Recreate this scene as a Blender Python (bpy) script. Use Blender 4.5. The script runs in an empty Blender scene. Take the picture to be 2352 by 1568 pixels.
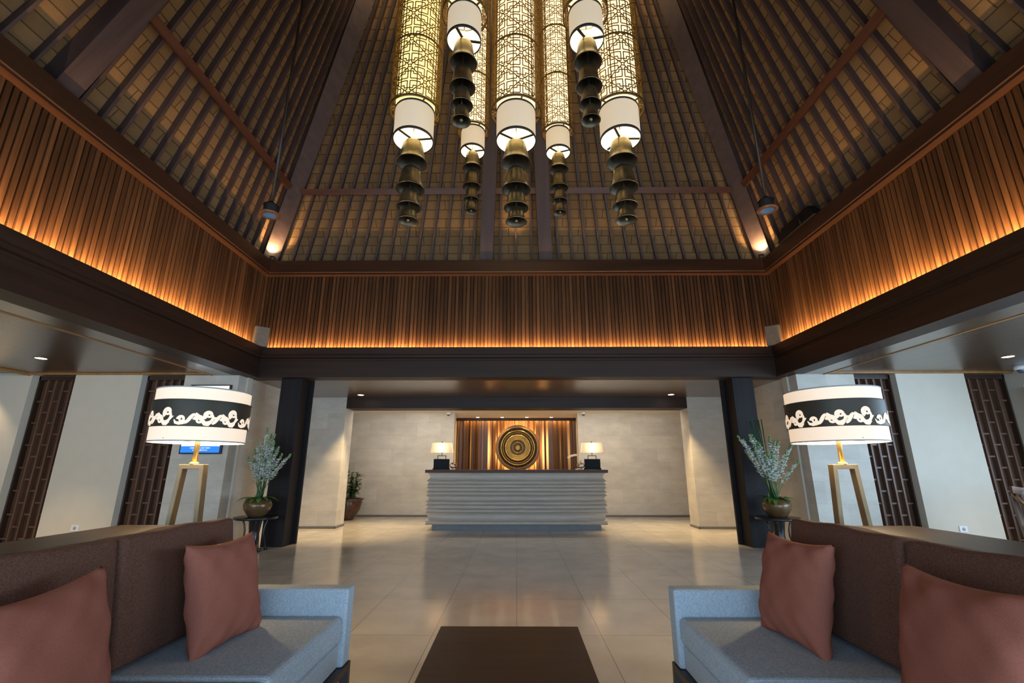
import bpy, bmesh, math, random
from mathutils import Vector, Matrix
random.seed(7)
R = math.radians
PI = math.pi
C = bpy.context.scene.collection
S = bpy.context.scene

# ------------------------------------------------------------------ camera
cam_d = bpy.data.cameras.new('camera')
cam_d.sensor_width = 36.0
cam_d.lens = 1060.0 / 2352.0 * 36.0
cam_d.clip_start = 0.05
cam = bpy.data.objects.new('camera', cam_d)
C.objects.link(cam)
cam.location = (0, 0, 1.2)
cam.rotation_euler = (R(90 + 15.2), 0, 0.0091)
S.camera = cam

# ------------------------------------------------------------------ view
S.view_settings.view_transform = 'Standard'
S.view_settings.look = 'None'
S.view_settings.gamma = 1.0
S.view_settings.use_curve_mapping = False
S.view_settings.exposure = 0.45

# ------------------------------------------------------------------ world: pale overcast daylight
W = bpy.data.worlds.new('world')
S.world = W
W.use_nodes = True
bg = W.node_tree.nodes['Background']
bg.inputs[0].default_value = (0.62, 0.80, 1.0, 1)
bg.inputs[1].default_value = 1.3

# ------------------------------------------------------------------ lights
def area(name, loc, rot, sx, sy, power, col, spread=180):
    d = bpy.data.lights.new(name, 'AREA')
    d.shape = 'RECTANGLE'; d.size = sx; d.size_y = sy
    d.energy = power; d.color = col; d.spread = R(spread)
    o = bpy.data.objects.new(name, d); C.objects.link(o)
    o.location = loc; o.rotation_euler = rot
    return o
def spot(name, loc, target, power, col, angle=60, blend=0.6, size=0.03):
    d = bpy.data.lights.new(name, 'SPOT')
    d.energy = power; d.color = col; d.spot_size = R(angle); d.spot_blend = blend
    d.shadow_soft_size = size
    o = bpy.data.objects.new(name, d); C.objects.link(o)
    o.location = loc
    v = Vector(target) - Vector(loc)
    o.rotation_euler = v.to_track_quat('-Z', 'Y').to_euler()
    return o
def point(name, loc, power, col, size=0.05):
    d = bpy.data.lights.new(name, 'POINT')
    d.energy = power; d.color = col; d.shadow_soft_size = size
    o = bpy.data.objects.new(name, d); C.objects.link(o); o.location = loc
    return o
COOL = (0.50, 0.73, 1.0)
SKYW = (0.52, 0.75, 1.0)
WARM = (1.0, 0.62, 0.28)
AMBER = (1.0, 0.56, 0.22)
# daylight through the windows of the right side wall and through the open entrance
area('daylight_side_windows', (8.25, 2.4, 1.45), (0, R(90), 0), 2.1, 6.4, 265, COOL)
area('daylight_entrance', (0.0, -3.4, 1.5), (R(90), 0, 0), 13.0, 2.3, 330, SKYW)
YC, HALF = 3.18, 4.5          # centre and half width of the square roof well
ZE, ZA = 4.74, 12.1           # eave and apex heights
# cove light strips behind the top of the ring beam, shining up the slats
area('cove_back', (0, 7.62, 3.085), (R(180 - 50), 0, 0), 8.8, 0.04, 240, AMBER, 122)
area('cove_left', (-4.385, 3.2, 3.085), (R(180), R(-50), 0), 0.04, 8.7, 240, AMBER, 122)
area('cove_right', (4.385, 3.2, 3.085), (R(180), R(50), 0), 0.04, 8.7, 240, AMBER, 122)
# added warm fill light for the reception zone, behind the dropped beam
area('reception_fill', (0, 10.75, 2.54), (R(18), 0, 0), 7.0, 0.25, 70, (1.0, 0.84, 0.64))

# ------------------------------------------------------------------ materials
def newmat(name):
    m = bpy.data.materials.new(name); m.use_nodes = True
    nt = m.node_tree
    return m, nt, nt.nodes['Principled BSDF']
def N(nt, t, **kw):
    n = nt.nodes.new(t)
    for k, v in kw.items():
        if k in n.inputs: n.inputs[k].default_value = v
        else: setattr(n, k, v)
    return n
def L(nt, a, b): nt.links.new(a, b)
def coords(nt, scale=(1, 1, 1), kind='Object', rot=(0, 0, 0)):
    tc = N(nt, 'ShaderNodeTexCoord'); mp = N(nt, 'ShaderNodeMapping')
    mp.inputs['Scale'].default_value = scale
    mp.inputs['Rotation'].default_value = rot
    L(nt, tc.outputs[kind], mp.inputs['Vector'])
    return mp.outputs['Vector']
def ramp(nt, fac, stops):
    r = N(nt, 'ShaderNodeValToRGB')
    cr = r.color_ramp
    while len(cr.elements) < len(stops): cr.elements.new(0.5)
    for e, (p, c) in zip(cr.elements, stops):
        e.position = p; e.color = (*c, 1)
    L(nt, fac, r.inputs[0])
    return r.outputs[0]
def bump(nt, b, h, strength=0.3, dist=0.01):
    n = N(nt, 'ShaderNodeBump'); n.inputs['Strength'].default_value = strength
    n.inputs['Distance'].default_value = dist
    L(nt, h, n.inputs['Height']); L(nt, n.outputs[0], b.inputs['Normal'])
def plain(name, col, rough=0.5, metal=0.0, spec=0.5, noise=0.0, nscale=6):
    m, nt, b = newmat(name)
    b.inputs['Roughness'].default_value = rough
    b.inputs['Metallic'].default_value = metal
    b.inputs['Specular IOR Level'].default_value = spec
    nz = N(nt, 'ShaderNodeTexNoise', Scale=nscale, Detail=4.0)
    L(nt, coords(nt), nz.inputs['Vector'])
    k = noise
    c = ramp(nt, nz.outputs['Fac'], [(0.3, tuple(x * (1 - k) for x in col)), (0.7, tuple(min(1, x * (1 + k)) for x in col))])
    L(nt, c, b.inputs['Base Color'])
    return m
def wood(name, c1, c2, axis=0, rough=0.4, fine=18.0, spec=0.5, bstr=0.08):
    m, nt, b = newmat(name)
    sc = [fine, fine, fine]; sc[axis] = fine * 0.05
    v = coords(nt, tuple(sc))
    n1 = N(nt, 'ShaderNodeTexNoise', Scale=1.0, Detail=5.0, Roughness=0.6)
    L(nt, v, n1.inputs['Vector'])
    c = ramp(nt, n1.outputs['Fac'], [(0.28, c1), (0.72, c2)])
    L(nt, c, b.inputs['Base Color'])
    b.inputs['Roughness'].default_value = rough
    b.inputs['Specular IOR Level'].default_value = spec
    bump(nt, b, n1.outputs['Fac'], bstr, 0.004)
    return m
def fabric(name, c1, c2, scale=420.0, rough=0.9, bstr=0.35, stretch=(1, 1, 0.25)):
    m, nt, b = newmat(name)
    v = coords(nt, stretch)
    n1 = N(nt, 'ShaderNodeTexNoise', Scale=scale * 0.45, Detail=2.0, Roughness=0.7)
    L(nt, v, n1.inputs['Vector'])
    v2 = coords(nt, (stretch[1] * 0.3, stretch[0] * 0.3, 1.0))
    n2 = N(nt, 'ShaderNodeTexNoise', Scale=scale * 0.45, Detail=2.0, Roughness=0.7)
    L(nt, v2, n2.inputs['Vector'])
    mx = N(nt, 'ShaderNodeMath', operation='ADD'); L(nt, n1.outputs['Fac'], mx.inputs[0]); L(nt, n2.outputs['Fac'], mx.inputs[1])
    ml = N(nt, 'ShaderNodeMath', operation='MULTIPLY'); L(nt, mx.outputs[0], ml.inputs[0]); ml.inputs[1].default_value = 0.5
    c = ramp(nt, ml.outputs[0], [(0.36, c1), (0.64, c2)])
    L(nt, c, b.inputs['Base Color'])
    b.inputs['Roughness'].default_value = rough
    b.inputs['Specular IOR Level'].default_value = 0.15
    bump(nt, b, ml.outputs[0], bstr, 0.002)
    return m
def emis(name, col, strength, base=None):
    m, nt, b = newmat(name)
    b.inputs['Base Color'].default_value = (*(base or col), 1)
    b.inputs['Roughness'].default_value = 0.8
    b.inputs['Emission Color'].default_value = (*col, 1)
    b.inputs['Emission Strength'].default_value = strength
    return m
def blocks(name, base, var, bw, bh, axis='xz', rough=0.55, mortar=None, msize=0.003, off=0.5):
    """large stone blocks with slightly different tints"""
    m, nt, b = newmat(name)
    tc = N(nt, 'ShaderNodeTexCoord'); sp = N(nt, 'ShaderNodeSeparateXYZ'); cb = N(nt, 'ShaderNodeCombineXYZ')
    L(nt, tc.outputs['Object'], sp.inputs[0])
    if axis == 'wall':      # walls along x or y: use x + y
        ad = N(nt, 'ShaderNodeMath', operation='ADD')
        L(nt, sp.outputs[0], ad.inputs[0]); L(nt, sp.outputs[1], ad.inputs[1])
        L(nt, ad.outputs[0], cb.inputs[0]); L(nt, sp.outputs[2], cb.inputs[1])
    else:
        i = {'x': 0, 'y': 1, 'z': 2}
        L(nt, sp.outputs[i[axis[0]]], cb.inputs[0]); L(nt, sp.outputs[i[axis[1]]], cb.inputs[1])
    br = N(nt, 'ShaderNodeTexBrick')
    br.offset = off
    br.inputs['Scale'].default_value = 1.0
    br.inputs['Brick Width'].default_value = bw
    br.inputs['Row Height'].default_value = bh
    br.inputs['Mortar Size'].default_value = msize
    br.inputs['Mortar Smooth'].default_value = 0.3
    br.inputs['Color1'].default_value = (*[x * (1 - var) for x in base], 1)
    br.inputs['Color2'].default_value = (*[min(1, x * (1 + var)) for x in base], 1)
    br.inputs['Mortar'].default_value = (*(mortar or [x * 0.72 for x in base]), 1)
    L(nt, cb.outputs[0], br.inputs['Vector'])
    nz = N(nt, 'ShaderNodeTexNoise', Scale=2.2, Detail=8.0, Roughness=0.62)
    L(nt, coords(nt, (1, 1, 2.4)), nz.inputs['Vector'])
    mx = N(nt, 'ShaderNodeMixRGB', blend_type='MULTIPLY'); mx.inputs[0].default_value = 1.0
    L(nt, br.outputs['Color'], mx.inputs[1])
    L(nt, ramp(nt, nz.outputs['Fac'], [(0.3, (0.84, 0.83, 0.81)), (0.68, (1.05, 1.04, 1.03))]), mx.inputs[2])
    L(nt, mx.outputs[0], b.inputs['Base Color'])
    b.inputs['Roughness'].default_value = rough
    bump(nt, b, br.outputs['Fac'], -0.15, 0.004)
    return m, nt, b, br, nz

M = {}
M['beam'] = wood('dark_beam_wood', (0.020, 0.010, 0.006), (0.042, 0.020, 0.011), 0, 0.5, 10, 0.3)
M['beam_y'] = wood('dark_beam_wood_side', (0.020, 0.010, 0.006), (0.042, 0.020, 0.011), 1, 0.5, 10, 0.3)
M['cap'] = wood('reddish_cap_wood', (0.040, 0.018, 0.010), (0.075, 0.032, 0.016), 0, 0.38, 12)
M['cap_y'] = wood('reddish_cap_wood_side', (0.040, 0.018, 0.010), (0.075, 0.032, 0.016), 1, 0.38, 12)
M['soffit'] = wood('soffit_wood', (0.060, 0.034, 0.018), (0.10, 0.056, 0.030), 0, 0.24, 7, 0.7)
M['trim'] = wood('amber_trim_wood', (0.26, 0.12, 0.035), (0.42, 0.20, 0.06), 1, 0.4, 12)
M['rafter'] = wood('rafter_wood', (0.054, 0.036, 0.036), (0.095, 0.064, 0.062), 1, 0.5, 12)
M['purlin'] = wood('purlin_wood', (0.085, 0.033, 0.018), (0.15, 0.058, 0.032), 0, 0.4, 12)
M['table'] = wood('table_wood', (0.042, 0.028, 0.019), (0.072, 0.048, 0.032), 0, 0.36, 16)
M['console'] = wood('console_wood', (0.022, 0.014, 0.010), (0.045, 0.028, 0.020), 1, 0.38, 22, 0.4)
M['column'] = wood('column_wood', (0.011, 0.009, 0.010), (0.024, 0.018, 0.017), 2, 0.55, 14, 0.2)
M['lattice'] = wood('lattice_wood', (0.085, 0.042, 0.026), (0.17, 0.085, 0.052), 2, 0.42, 14)
M['lattice_dark'] = wood('lattice_frame_wood', (0.028, 0.014, 0.008), (0.05, 0.025, 0.014), 2, 0.42, 14)
M['lattice_back'] = wood('lattice_back_wood', (0.055, 0.024, 0.012), (0.11, 0.05, 0.024), 2, 0.45, 8)
M['counter'] = wood('counter_wood', (0.045, 0.018, 0.012), (0.09, 0.036, 0.024), 0, 0.4, 14, 0.25)
# slats: grain along z and a tint that jumps from slat to slat
def slat_material(name, axis):
    m, nt, b = newmat(name)
    sp = N(nt, 'ShaderNodeSeparateXYZ'); tc = N(nt, 'ShaderNodeTexCoord'); L(nt, tc.outputs['Object'], sp.inputs[0])
    mu = N(nt, 'ShaderNodeMath', operation='DIVIDE'); L(nt, sp.outputs[axis], mu.inputs[0]); mu.inputs[1].default_value = 0.065
    fl = N(nt, 'ShaderNodeMath', operation='ROUND'); L(nt, mu.outputs[0], fl.inputs[0])
    wn = N(nt, 'ShaderNodeTexWhiteNoise'); wn.noise_dimensions = '1D'; L(nt, fl.outputs[0], wn.inputs['W'])
    nz = N(nt, 'ShaderNodeTexNoise', Scale=1.0, Detail=4.0); L(nt, coords(nt, (24, 24, 1.3)), nz.inputs['Vector'])
    c1 = ramp(nt, wn.outputs['Value'], [(0.0, (0.060, 0.027, 0.011)), (0.5, (0.095, 0.043, 0.017)), (1.0, (0.14, 0.065, 0.026))])
    mx = N(nt, 'ShaderNodeMixRGB', blend_type='MULTIPLY'); mx.inputs[0].default_value = 1
    L(nt, c1, mx.inputs[1]); L(nt, ramp(nt, nz.outputs['Fac'], [(0.3, (0.6, 0.6, 0.6)), (0.7, (1.2, 1.2, 1.2))]), mx.inputs[2])
    L(nt, mx.outputs[0], b.inputs['Base Color']); b.inputs['Roughness'].default_value = 0.7; b.inputs['Specular IOR Level'].default_value = 0.2
    return m
M['slat_x'] = slat_material('slat_wood', 0)
M['slat_y'] = slat_material('slat_wood_side', 1)
# thatch shingles under the roof; overlap shadows drawn as dark lines between rows
m, nt, b, br, nz = blocks('thatch_shingle', (0.31, 0.20, 0.095), 0.15, 0.42, 0.155, 'xy', 0.9, (0.12, 0.075, 0.036), 0.008, 0.31)
fz = N(nt, 'ShaderNodeTexNoise', Scale=1.0, Detail=6.0, Roughness=0.75); L(nt, coords(nt, (24, 90, 24)), fz.inputs['Vector'])
bump(nt, b, fz.outputs['Fac'], 0.7, 0.02)
M['thatch'] = m
M['stone'] = blocks('pale_stone_blocks', (0.60, 0.56, 0.49), 0.07, 0.62, 0.33, 'wall', 0.6, (0.50, 0.46, 0.40), 0.0025, 0.5)[0]
m, nt, b, br, nz = blocks('polished_floor_tiles', (0.69, 0.64, 0.56), 0.045, 0.965, 0.625, 'yx', 0.1, (0.17, 0.15, 0.13), 0.0022, 0.0)
b.inputs['Specular IOR Level'].default_value = 0.5
L(nt, ramp(nt, nz.outputs['Fac'], [(0.3, (0.11, 0.11, 0.11)), (0.7, (0.17, 0.17, 0.17))]), b.inputs['Roughness'])
M['floor'] = m
M['plaster'] = plain('cream_plaster', (0.62, 0.56, 0.46), 0.75, noise=0.02)
M['cream_ceiling'] = plain('cream_ceiling_paint', (0.78, 0.72, 0.62), 0.8, noise=0.02)
M['skirt'] = plain('grey_skirting', (0.16, 0.145, 0.13), 0.5, noise=0.05)
# ribbed wood ceiling: fine grooves along y
m = wood('ribbed_ceiling_wood', (0.045, 0.026, 0.016), (0.08, 0.047, 0.027), 1, 0.24, 10, 0.7)
nt = m.node_tree; b = nt.nodes['Principled BSDF']
wv = N(nt, 'ShaderNodeTexWave', Scale=1.0); wv.wave_type = 'BANDS'; wv.bands_direction = 'X'
wv.inputs['Scale'].default_value = 5.2
L(nt, coords(nt), wv.inputs['Vector'])
bump(nt, b, wv.outputs['Fac'], 0.5, 0.006)
M['ribbed'] = m
for q in ('soffit', 'ribbed'):      # lacquered boards
    pb = M[q].node_tree.nodes['Principled BSDF']; pb.inputs['Coat Weight'].default_value = 0.55; pb.inputs['Coat Roughness'].default_value = 0.32; pb.inputs['Coat IOR'].default_value = 1.5
# desk stone
m, nt, b = newmat('grey_desk_stone')
n1 = N(nt, 'ShaderNodeTexNoise', Scale=1.0, Detail=8.0, Roughness=0.7); L(nt, coords(nt, (1.6, 6, 26)), n1.inputs['Vector'])
L(nt, ramp(nt, n1.outputs['Fac'], [(0.28, (0.42, 0.36, 0.30)), (0.5, (0.50, 0.44, 0.37)), (0.74, (0.60, 0.53, 0.45))]), b.inputs['Base Color'])
b.inputs['Roughness'].default_value = 0.7
bump(nt, b, n1.outputs['Fac'], 0.35, 0.01)
M['desk_stone'] = m
M['plinth'] = plain('dark_plinth_stone', (0.16, 0.16, 0.165), 0.4, noise=0.1)
M['sofa'] = fabric('grey_blue_weave', (0.275, 0.335, 0.39), (0.55, 0.63, 0.69), 900)
M['back_cushion'] = fabric('brown_weave', (0.065, 0.028, 0.018), (0.19, 0.092, 0.06), 1300, stretch=(1, 0.25, 1))
M['pillow'] = fabric('terracotta_cloth', (0.27, 0.088, 0.058), (0.34, 0.118, 0.08), 1400, bstr=0.12)
M['bronze'] = plain('bronze_bell', (0.23, 0.175, 0.09), 0.36, 0.9, noise=0.35, nscale=14)
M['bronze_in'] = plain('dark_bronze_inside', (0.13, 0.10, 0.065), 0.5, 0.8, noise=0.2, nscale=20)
M['cage'] = plain('brass_fretwork', (0.34, 0.20, 0.05), 0.42, 0.85, noise=0.1)
M['cage_ring'] = plain('dark_brass_ring', (0.16, 0.095, 0.03), 0.45, 0.8, noise=0.1)
M['brass'] = plain('aged_brass', (0.20, 0.145, 0.08), 0.45, 0.7, noise=0.12, nscale=8)
M['brass_bright'] = plain('polished_brass', (0.72, 0.48, 0.17), 0.28, 0.8, noise=0.08)
M['band'] = plain('dark_patinated_band', (0.045, 0.036, 0.024), 0.5, 0.25, spec=0.3, noise=0.3, nscale=5)
M['black'] = plain('black_lacquer', (0.012, 0.012, 0.014), 0.25, noise=0.1)
M['blackmat'] = plain('matt_black', (0.012, 0.012, 0.013), 0.6, noise=0.1, spec=0.2)
M['dark_metal'] = plain('dark_metal', (0.05, 0.045, 0.04), 0.4, 0.6, noise=0.1)
M['leg'] = plain('dark_sofa_frame', (0.022, 0.018, 0.016), 0.4, noise=0.15)
M['vase'] = plain('brown_glazed_vase', (0.13, 0.075, 0.03), 0.22, 0.15, noise=0.25, nscale=9)
M['pot'] = plain('red_brown_glazed_pot', (0.06, 0.022, 0.012), 0.22, noise=0.25, nscale=7)
M['leaf'] = plain('green_leaf', (0.09, 0.22, 0.035), 0.42, noise=0.35, nscale=12)
M['leaf_dark'] = plain('dark_green_leaf', (0.022, 0.062, 0.014), 0.4, noise=0.4, nscale=9)
M['stem'] = plain('green_stem', (0.07, 0.15, 0.05), 0.6, noise=0.2)
M['reed'] = plain('dark_reed', (0.02, 0.065, 0.025), 0.5, noise=0.2)
M['petal'] = plain('white_petal', (0.88, 0.89, 0.82), 0.7, noise=0.12, nscale=40)
M['bud'] = plain('pale_green_bud', (0.22, 0.32, 0.14), 0.7, noise=0.2, nscale=40)
M['gold'] = plain('antique_gold', (0.46, 0.30, 0.10), 0.32, 0.9, noise=0.2, nscale=18)
M['gold_shaded'] = plain('shaded_gold_ground', (0.055, 0.034, 0.016), 0.6, 0.4, noise=0.4, nscale=60)  # shade in the disc's channels put into a darker gold
M['disc_wood'] = wood('disc_rim_wood', (0.24, 0.10, 0.035), (0.36, 0.16, 0.06), 2, 0.4, 12)
M['white_plastic'] = plain('white_plastic', (0.75, 0.75, 0.75), 0.35)
M['dome'] = plain('tinted_dome', (0.05, 0.07, 0.10), 0.08, spec=1.0)
M['speaker_box'] = plain('beige_speaker_grille', (0.19, 0.17, 0.12), 0.6, noise=0.05)
M['chair_wood'] = wood('chair_wood', (0.10, 0.05, 0.026), (0.18, 0.09, 0.045), 2, 0.35, 14)
M['chair_fabric'] = plain('mottled_cushion', (0.34, 0.32, 0.31), 0.7, noise=0.6, nscale=16)
M['tub_blue'] = plain('blue_upholstery', (0.12, 0.17, 0.24), 0.8, noise=0.1)
M['tub_grey'] = plain('taupe_shell', (0.26, 0.24, 0.20), 0.6, noise=0.1)
M['blind'] = wood('bamboo_blind', (0.030, 0.026, 0.022), (0.08, 0.066, 0.052), 1, 0.7, 30)
M['win_frame'] = plain('white_window_frame', (0.72, 0.74, 0.76), 0.4)
M['slotdark'] = plain('socket_grey', (0.35, 0.35, 0.34), 0.5)
M['backdrop_wood'] = wood('backdrop_plank_wood', (0.085, 0.036, 0.013), (0.16, 0.070, 0.026), 2, 0.4, 14)
M['spk_face'] = plain('blue_lit_speaker_cone', (0.10, 0.27, 0.50), 0.35, 0.2, noise=0.1)  # blue light on the cone is put into its colour
M['spk_rim'] = plain('copper_speaker_rim', (0.22, 0.10, 0.05), 0.35, 0.4, noise=0.2)
def glass(name):
    m, nt, b = newmat(name)
    b.inputs['Base Color'].default_value = (0.96, 0.95, 0.92, 1)
    b.inputs['Roughness'].default_value = 0.03
    b.inputs['Transmission Weight'].default_value = 1.0
    b.inputs['IOR'].default_value = 1.45
    return m
M['glass'] = glass('clear_glass')
# lamp surfaces (these give off light)
M['pendant_core'] = emis('glowing_pendant_fabric', (1.0, 0.83, 0.52), 0.90, (0.7, 0.62, 0.45))
M['pendant_core_y'] = emis('glowing_yellow_pendant_fabric', (1.0, 0.82, 0.33), 0.85, (0.7, 0.62, 0.4))
M['pendant_shade'] = emis('pendant_lower_shade', (1.0, 0.78, 0.50), 0.32, (0.55, 0.47, 0.36))
M['pendant_in'] = emis('pendant_inside', (1.0, 0.93, 0.66), 0.55, (0.8, 0.75, 0.6))
M['shade'] = emis('cream_lamp_shade', (1.0, 0.74, 0.50), 0.50, (0.6, 0.52, 0.44))
M['shade_in'] = emis('lamp_shade_inside', (1.0, 0.86, 0.58), 1.5, (0.8, 0.75, 0.65))
M['down'] = emis('downlight_lens', (1.0, 0.82, 0.50), 14.0)
M['spotlens'] = emis('uplight_lens', (1.0, 0.80, 0.45), 40.0)
def shade_translucent(name):
    m, nt, b = newmat(name)
    out = nt.nodes['Material Output']
    t = N(nt, 'ShaderNodeBsdfTranslucent'); t.inputs[0].default_value = (0.85, 0.72, 0.58, 1)
    d = N(nt, 'ShaderNodeBsdfDiffuse'); d.inputs[0].default_value = (0.75, 0.68, 0.60, 1)
    nz = N(nt, 'ShaderNodeTexNoise', Scale=300.0); L(nt, coords(nt), nz.inputs['Vector'])
    mx = N(nt, 'ShaderNodeMixShader'); mx.inputs[0].default_value = 0.55
    L(nt, d.outputs[0], mx.inputs[1]); L(nt, t.outputs[0], mx.inputs[2]); L(nt, mx.outputs[0], out.inputs[0])
    return m
M['shade_cloth'] = shade_translucent('linen_desk_lamp_shade')
M['screen_white'] = emis('screen_white', (0.85, 0.93, 1.0), 0.9, (0.02, 0.02, 0.02))
M['screen_blue'] = emis('screen_blue', (0.02, 0.22, 0.85), 0.9, (0.02, 0.02, 0.02))
M['screen_text'] = emis('screen_text', (1, 1, 1), 1.0, (0.02, 0.02, 0.02))

# ------------------------------------------------------------------ mesh builder
class MB:
    def __init__(self): self.v = []; self.f = []; self.s = []; self.mi = []; self.cur = 0
    def add(self, vs, fs, smooth=False):
        o = len(self.v)
        self.v += [tuple(x) for x in vs]
        for f in fs:
            self.f.append(tuple(i + o for i in f)); self.s.append(smooth); self.mi.append(self.cur)
        return self
    def box(self, x0, x1, y0, y1, z0, z1):
        vs = [(x0, y0, z0), (x1, y0, z0), (x1, y1, z0), (x0, y1, z0), (x0, y0, z1), (x1, y0, z1), (x1, y1, z1), (x0, y1, z1)]
        return self.add(vs, [(0, 3, 2, 1), (4, 5, 6, 7), (0, 1, 5, 4), (1, 2, 6, 5), (2, 3, 7, 6), (3, 0, 4, 7)])
    def bar(self, a, b, w, d, up=(0, 0, 1)):
        """box from a to b; w across, d along up"""
        a = Vector(a); b = Vector(b); t = (b - a).normalized()
        up = Vector(up); s = t.cross(up)
        if s.length < 1e-5: s = t.cross(Vector((1, 0, 0)))
        s.normalize(); u = s.cross(t).normalized()
        vs = []
        for p in (a, b):
            for i, j in ((-1, -1), (1, -1), (1, 1), (-1, 1)):
                vs.append(p + s * (i * w / 2) + u * (j * d / 2))
        return self.add(vs, [(0, 1, 2, 3), (7, 6, 5, 4), (0, 4, 5, 1), (1, 5, 6, 2), (2, 6, 7, 3), (3, 7, 4, 0)])
    def tube(self, pts, rad, n=10, closed=False, caps=True):
        pts = [Vector(p) for p in pts]
        rs = rad if isinstance(rad, (list, tuple)) else [rad] * len(pts)
        rings = []; nrm = None
        for i, p in enumerate(pts):
            if closed: t = pts[(i + 1) % len(pts)] - pts[i - 1]
            else: t = pts[min(i + 1, len(pts) - 1)] - pts[max(i - 1, 0)]
            t.normalize()
            if nrm is None:
                nrm = t.cross(Vector((0, 0, 1)))
                if nrm.length < 1e-3: nrm = t.cross(Vector((1, 0, 0)))
            nrm = (nrm - t * nrm.dot(t)).normalized(); bn = t.cross(nrm)
            rings.append([p + (nrm * math.cos(2 * PI * k / n) + bn * math.sin(2 * PI * k / n)) * rs[i] for k in range(n)])
        vs = [q for r_ in rings for q in r_]; fs = []
        m_ = len(rings); last = m_ if closed else m_ - 1
        for i in range(last):
            for k in range(n):
                a = i * n + k; b = i * n + (k + 1) % n; c = ((i + 1) % m_) * n + (k + 1) % n; d = ((i + 1) % m_) * n + k
                fs.append((a, b, c, d))
        if caps and not closed:
            fs.append(tuple(range(n))[::-1]); fs.append(tuple((m_ - 1) * n + k for k in range(n)))
        return self.add(vs, fs, True)
    def lathe(self, prof, n=32, c=(0, 0, 0), axis='z', smooth=True):
        """prof: list of (r, h); open surface unless r hits 0"""
        vs = []; fs = []
        for r_, h in prof:
            for k in range(n):
                a = 2 * PI * k / n
                x, y = r_ * math.cos(a), r_ * math.sin(a)
                if axis == 'z': vs.append((c[0] + x, c[1] + y, c[2] + h))
                else: vs.append((c[0] + x, c[1] - h, c[2] + y))
        for i in range(len(prof) - 1):
            for k in range(n):
                fs.append((i * n + k, i * n + (k + 1) % n, (i + 1) * n + (k + 1) % n, (i + 1) * n + k))
        return self.add(vs, fs, smooth)
    def disc(self, c, r_, n=24, up=True):
        vs = [(c[0] + r_ * math.cos(2 * PI * k / n), c[1] + r_ * math.sin(2 * PI * k / n), c[2]) for k in range(n)]
        return self.add(vs, [tuple(range(n)) if up else tuple(range(n))[::-1]])
    def sphere(self, c, rx, ry=None, rz=None, n=12, m_=8):
        ry = ry or rx; rz = rz or rx
        vs = []; fs = []
        for i in range(m_ + 1):
            th = PI * i / m_
            for k in range(n):
                a = 2 * PI * k / n
                vs.append((c[0] + rx * math.sin(th) * math.cos(a), c[1] + ry * math.sin(th) * math.sin(a), c[2] + rz * math.cos(th)))
        for i in range(m_):
            for k in range(n):
                fs.append((i * n + k, (i + 1) * n + k, (i + 1) * n + (k + 1) % n, i * n + (k + 1) % n))
        return self.add(vs, fs, True)
    def prism(self, pts, y0, y1):
        """polygon in xz extruded along y"""
        n = len(pts)
        vs = [(p[0], y0, p[1]) for p in pts] + [(p[0], y1, p[1]) for p in pts]
        fs = [tuple(range(n)), tuple(range(n, 2 * n))[::-1]] + [(i, i + n, (i + 1) % n + n, (i + 1) % n) for i in range(n)]
        return self.add(vs, fs)
    def build(self, name, mat, parent=None, bevel=0.0, seg=2, sub=0, smooth=False):
        me = bpy.data.meshes.new(name)
        me.from_pydata(self.v, [], self.f)
        for p, s, mi in zip(me.polygons, self.s, self.mi): p.use_smooth = s or smooth; p.material_index = mi
        mats = mat if isinstance(mat, (list, tuple)) else [mat]
        for m_ in mats: me.materials.append(m_)
        me.update()
        bm = bmesh.new(); bm.from_mesh(me)
        bmesh.ops.remove_doubles(bm, verts=bm.verts, dist=1e-5)
        bmesh.ops.recalc_face_normals(bm, faces=bm.faces)
        bm.to_mesh(me); bm.free()
        o = bpy.data.objects.new(name, me); C.objects.link(o)
        if parent:
            o.parent = parent
        if bevel:
            md = o.modifiers.new('bevel', 'BEVEL'); md.width = bevel; md.segments = seg; md.limit_method = 'ANGLE'
            md.harden_normals = False
        if sub:
            md = o.modifiers.new('sub', 'SUBSURF'); md.levels = sub; md.render_levels = sub
        return o

def tag(o, label=None, cat=None, group=None, kind=None):
    if label: o['label'] = label
    if cat: o['category'] = cat
    if group: o['group'] = group
    if kind: o['kind'] = kind
    return o
def empty(name, loc=(0, 0, 0), rz=0.0, label=None, cat=None, group=None, kind=None):
    o = bpy.data.objects.new(name, None); C.objects.link(o)
    o.empty_display_size = 0.1
    o.location = loc; o.rotation_euler = (0, 0, rz)
    return tag(o, label, cat, group, kind)
def struct(o): o['kind'] = 'structure'; return o
def kids(o): return [c for c in bpy.data.objects if c.parent == o]
def copy_tree(o, parent=None):
    c = o.copy(); C.objects.link(c)
    if parent: c.parent = parent
    for ch in kids(o): copy_tree(ch, c)
    return c

# ================================================================== SETTING
XS = 4.5       # slat wall half width
YB = YC + HALF # 7.68 slat plane at the back
struct(MB().box(-10.5, 10.5, -5.2, 14.2, -0.12, 0.0).build('floor', M['floor']))

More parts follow.
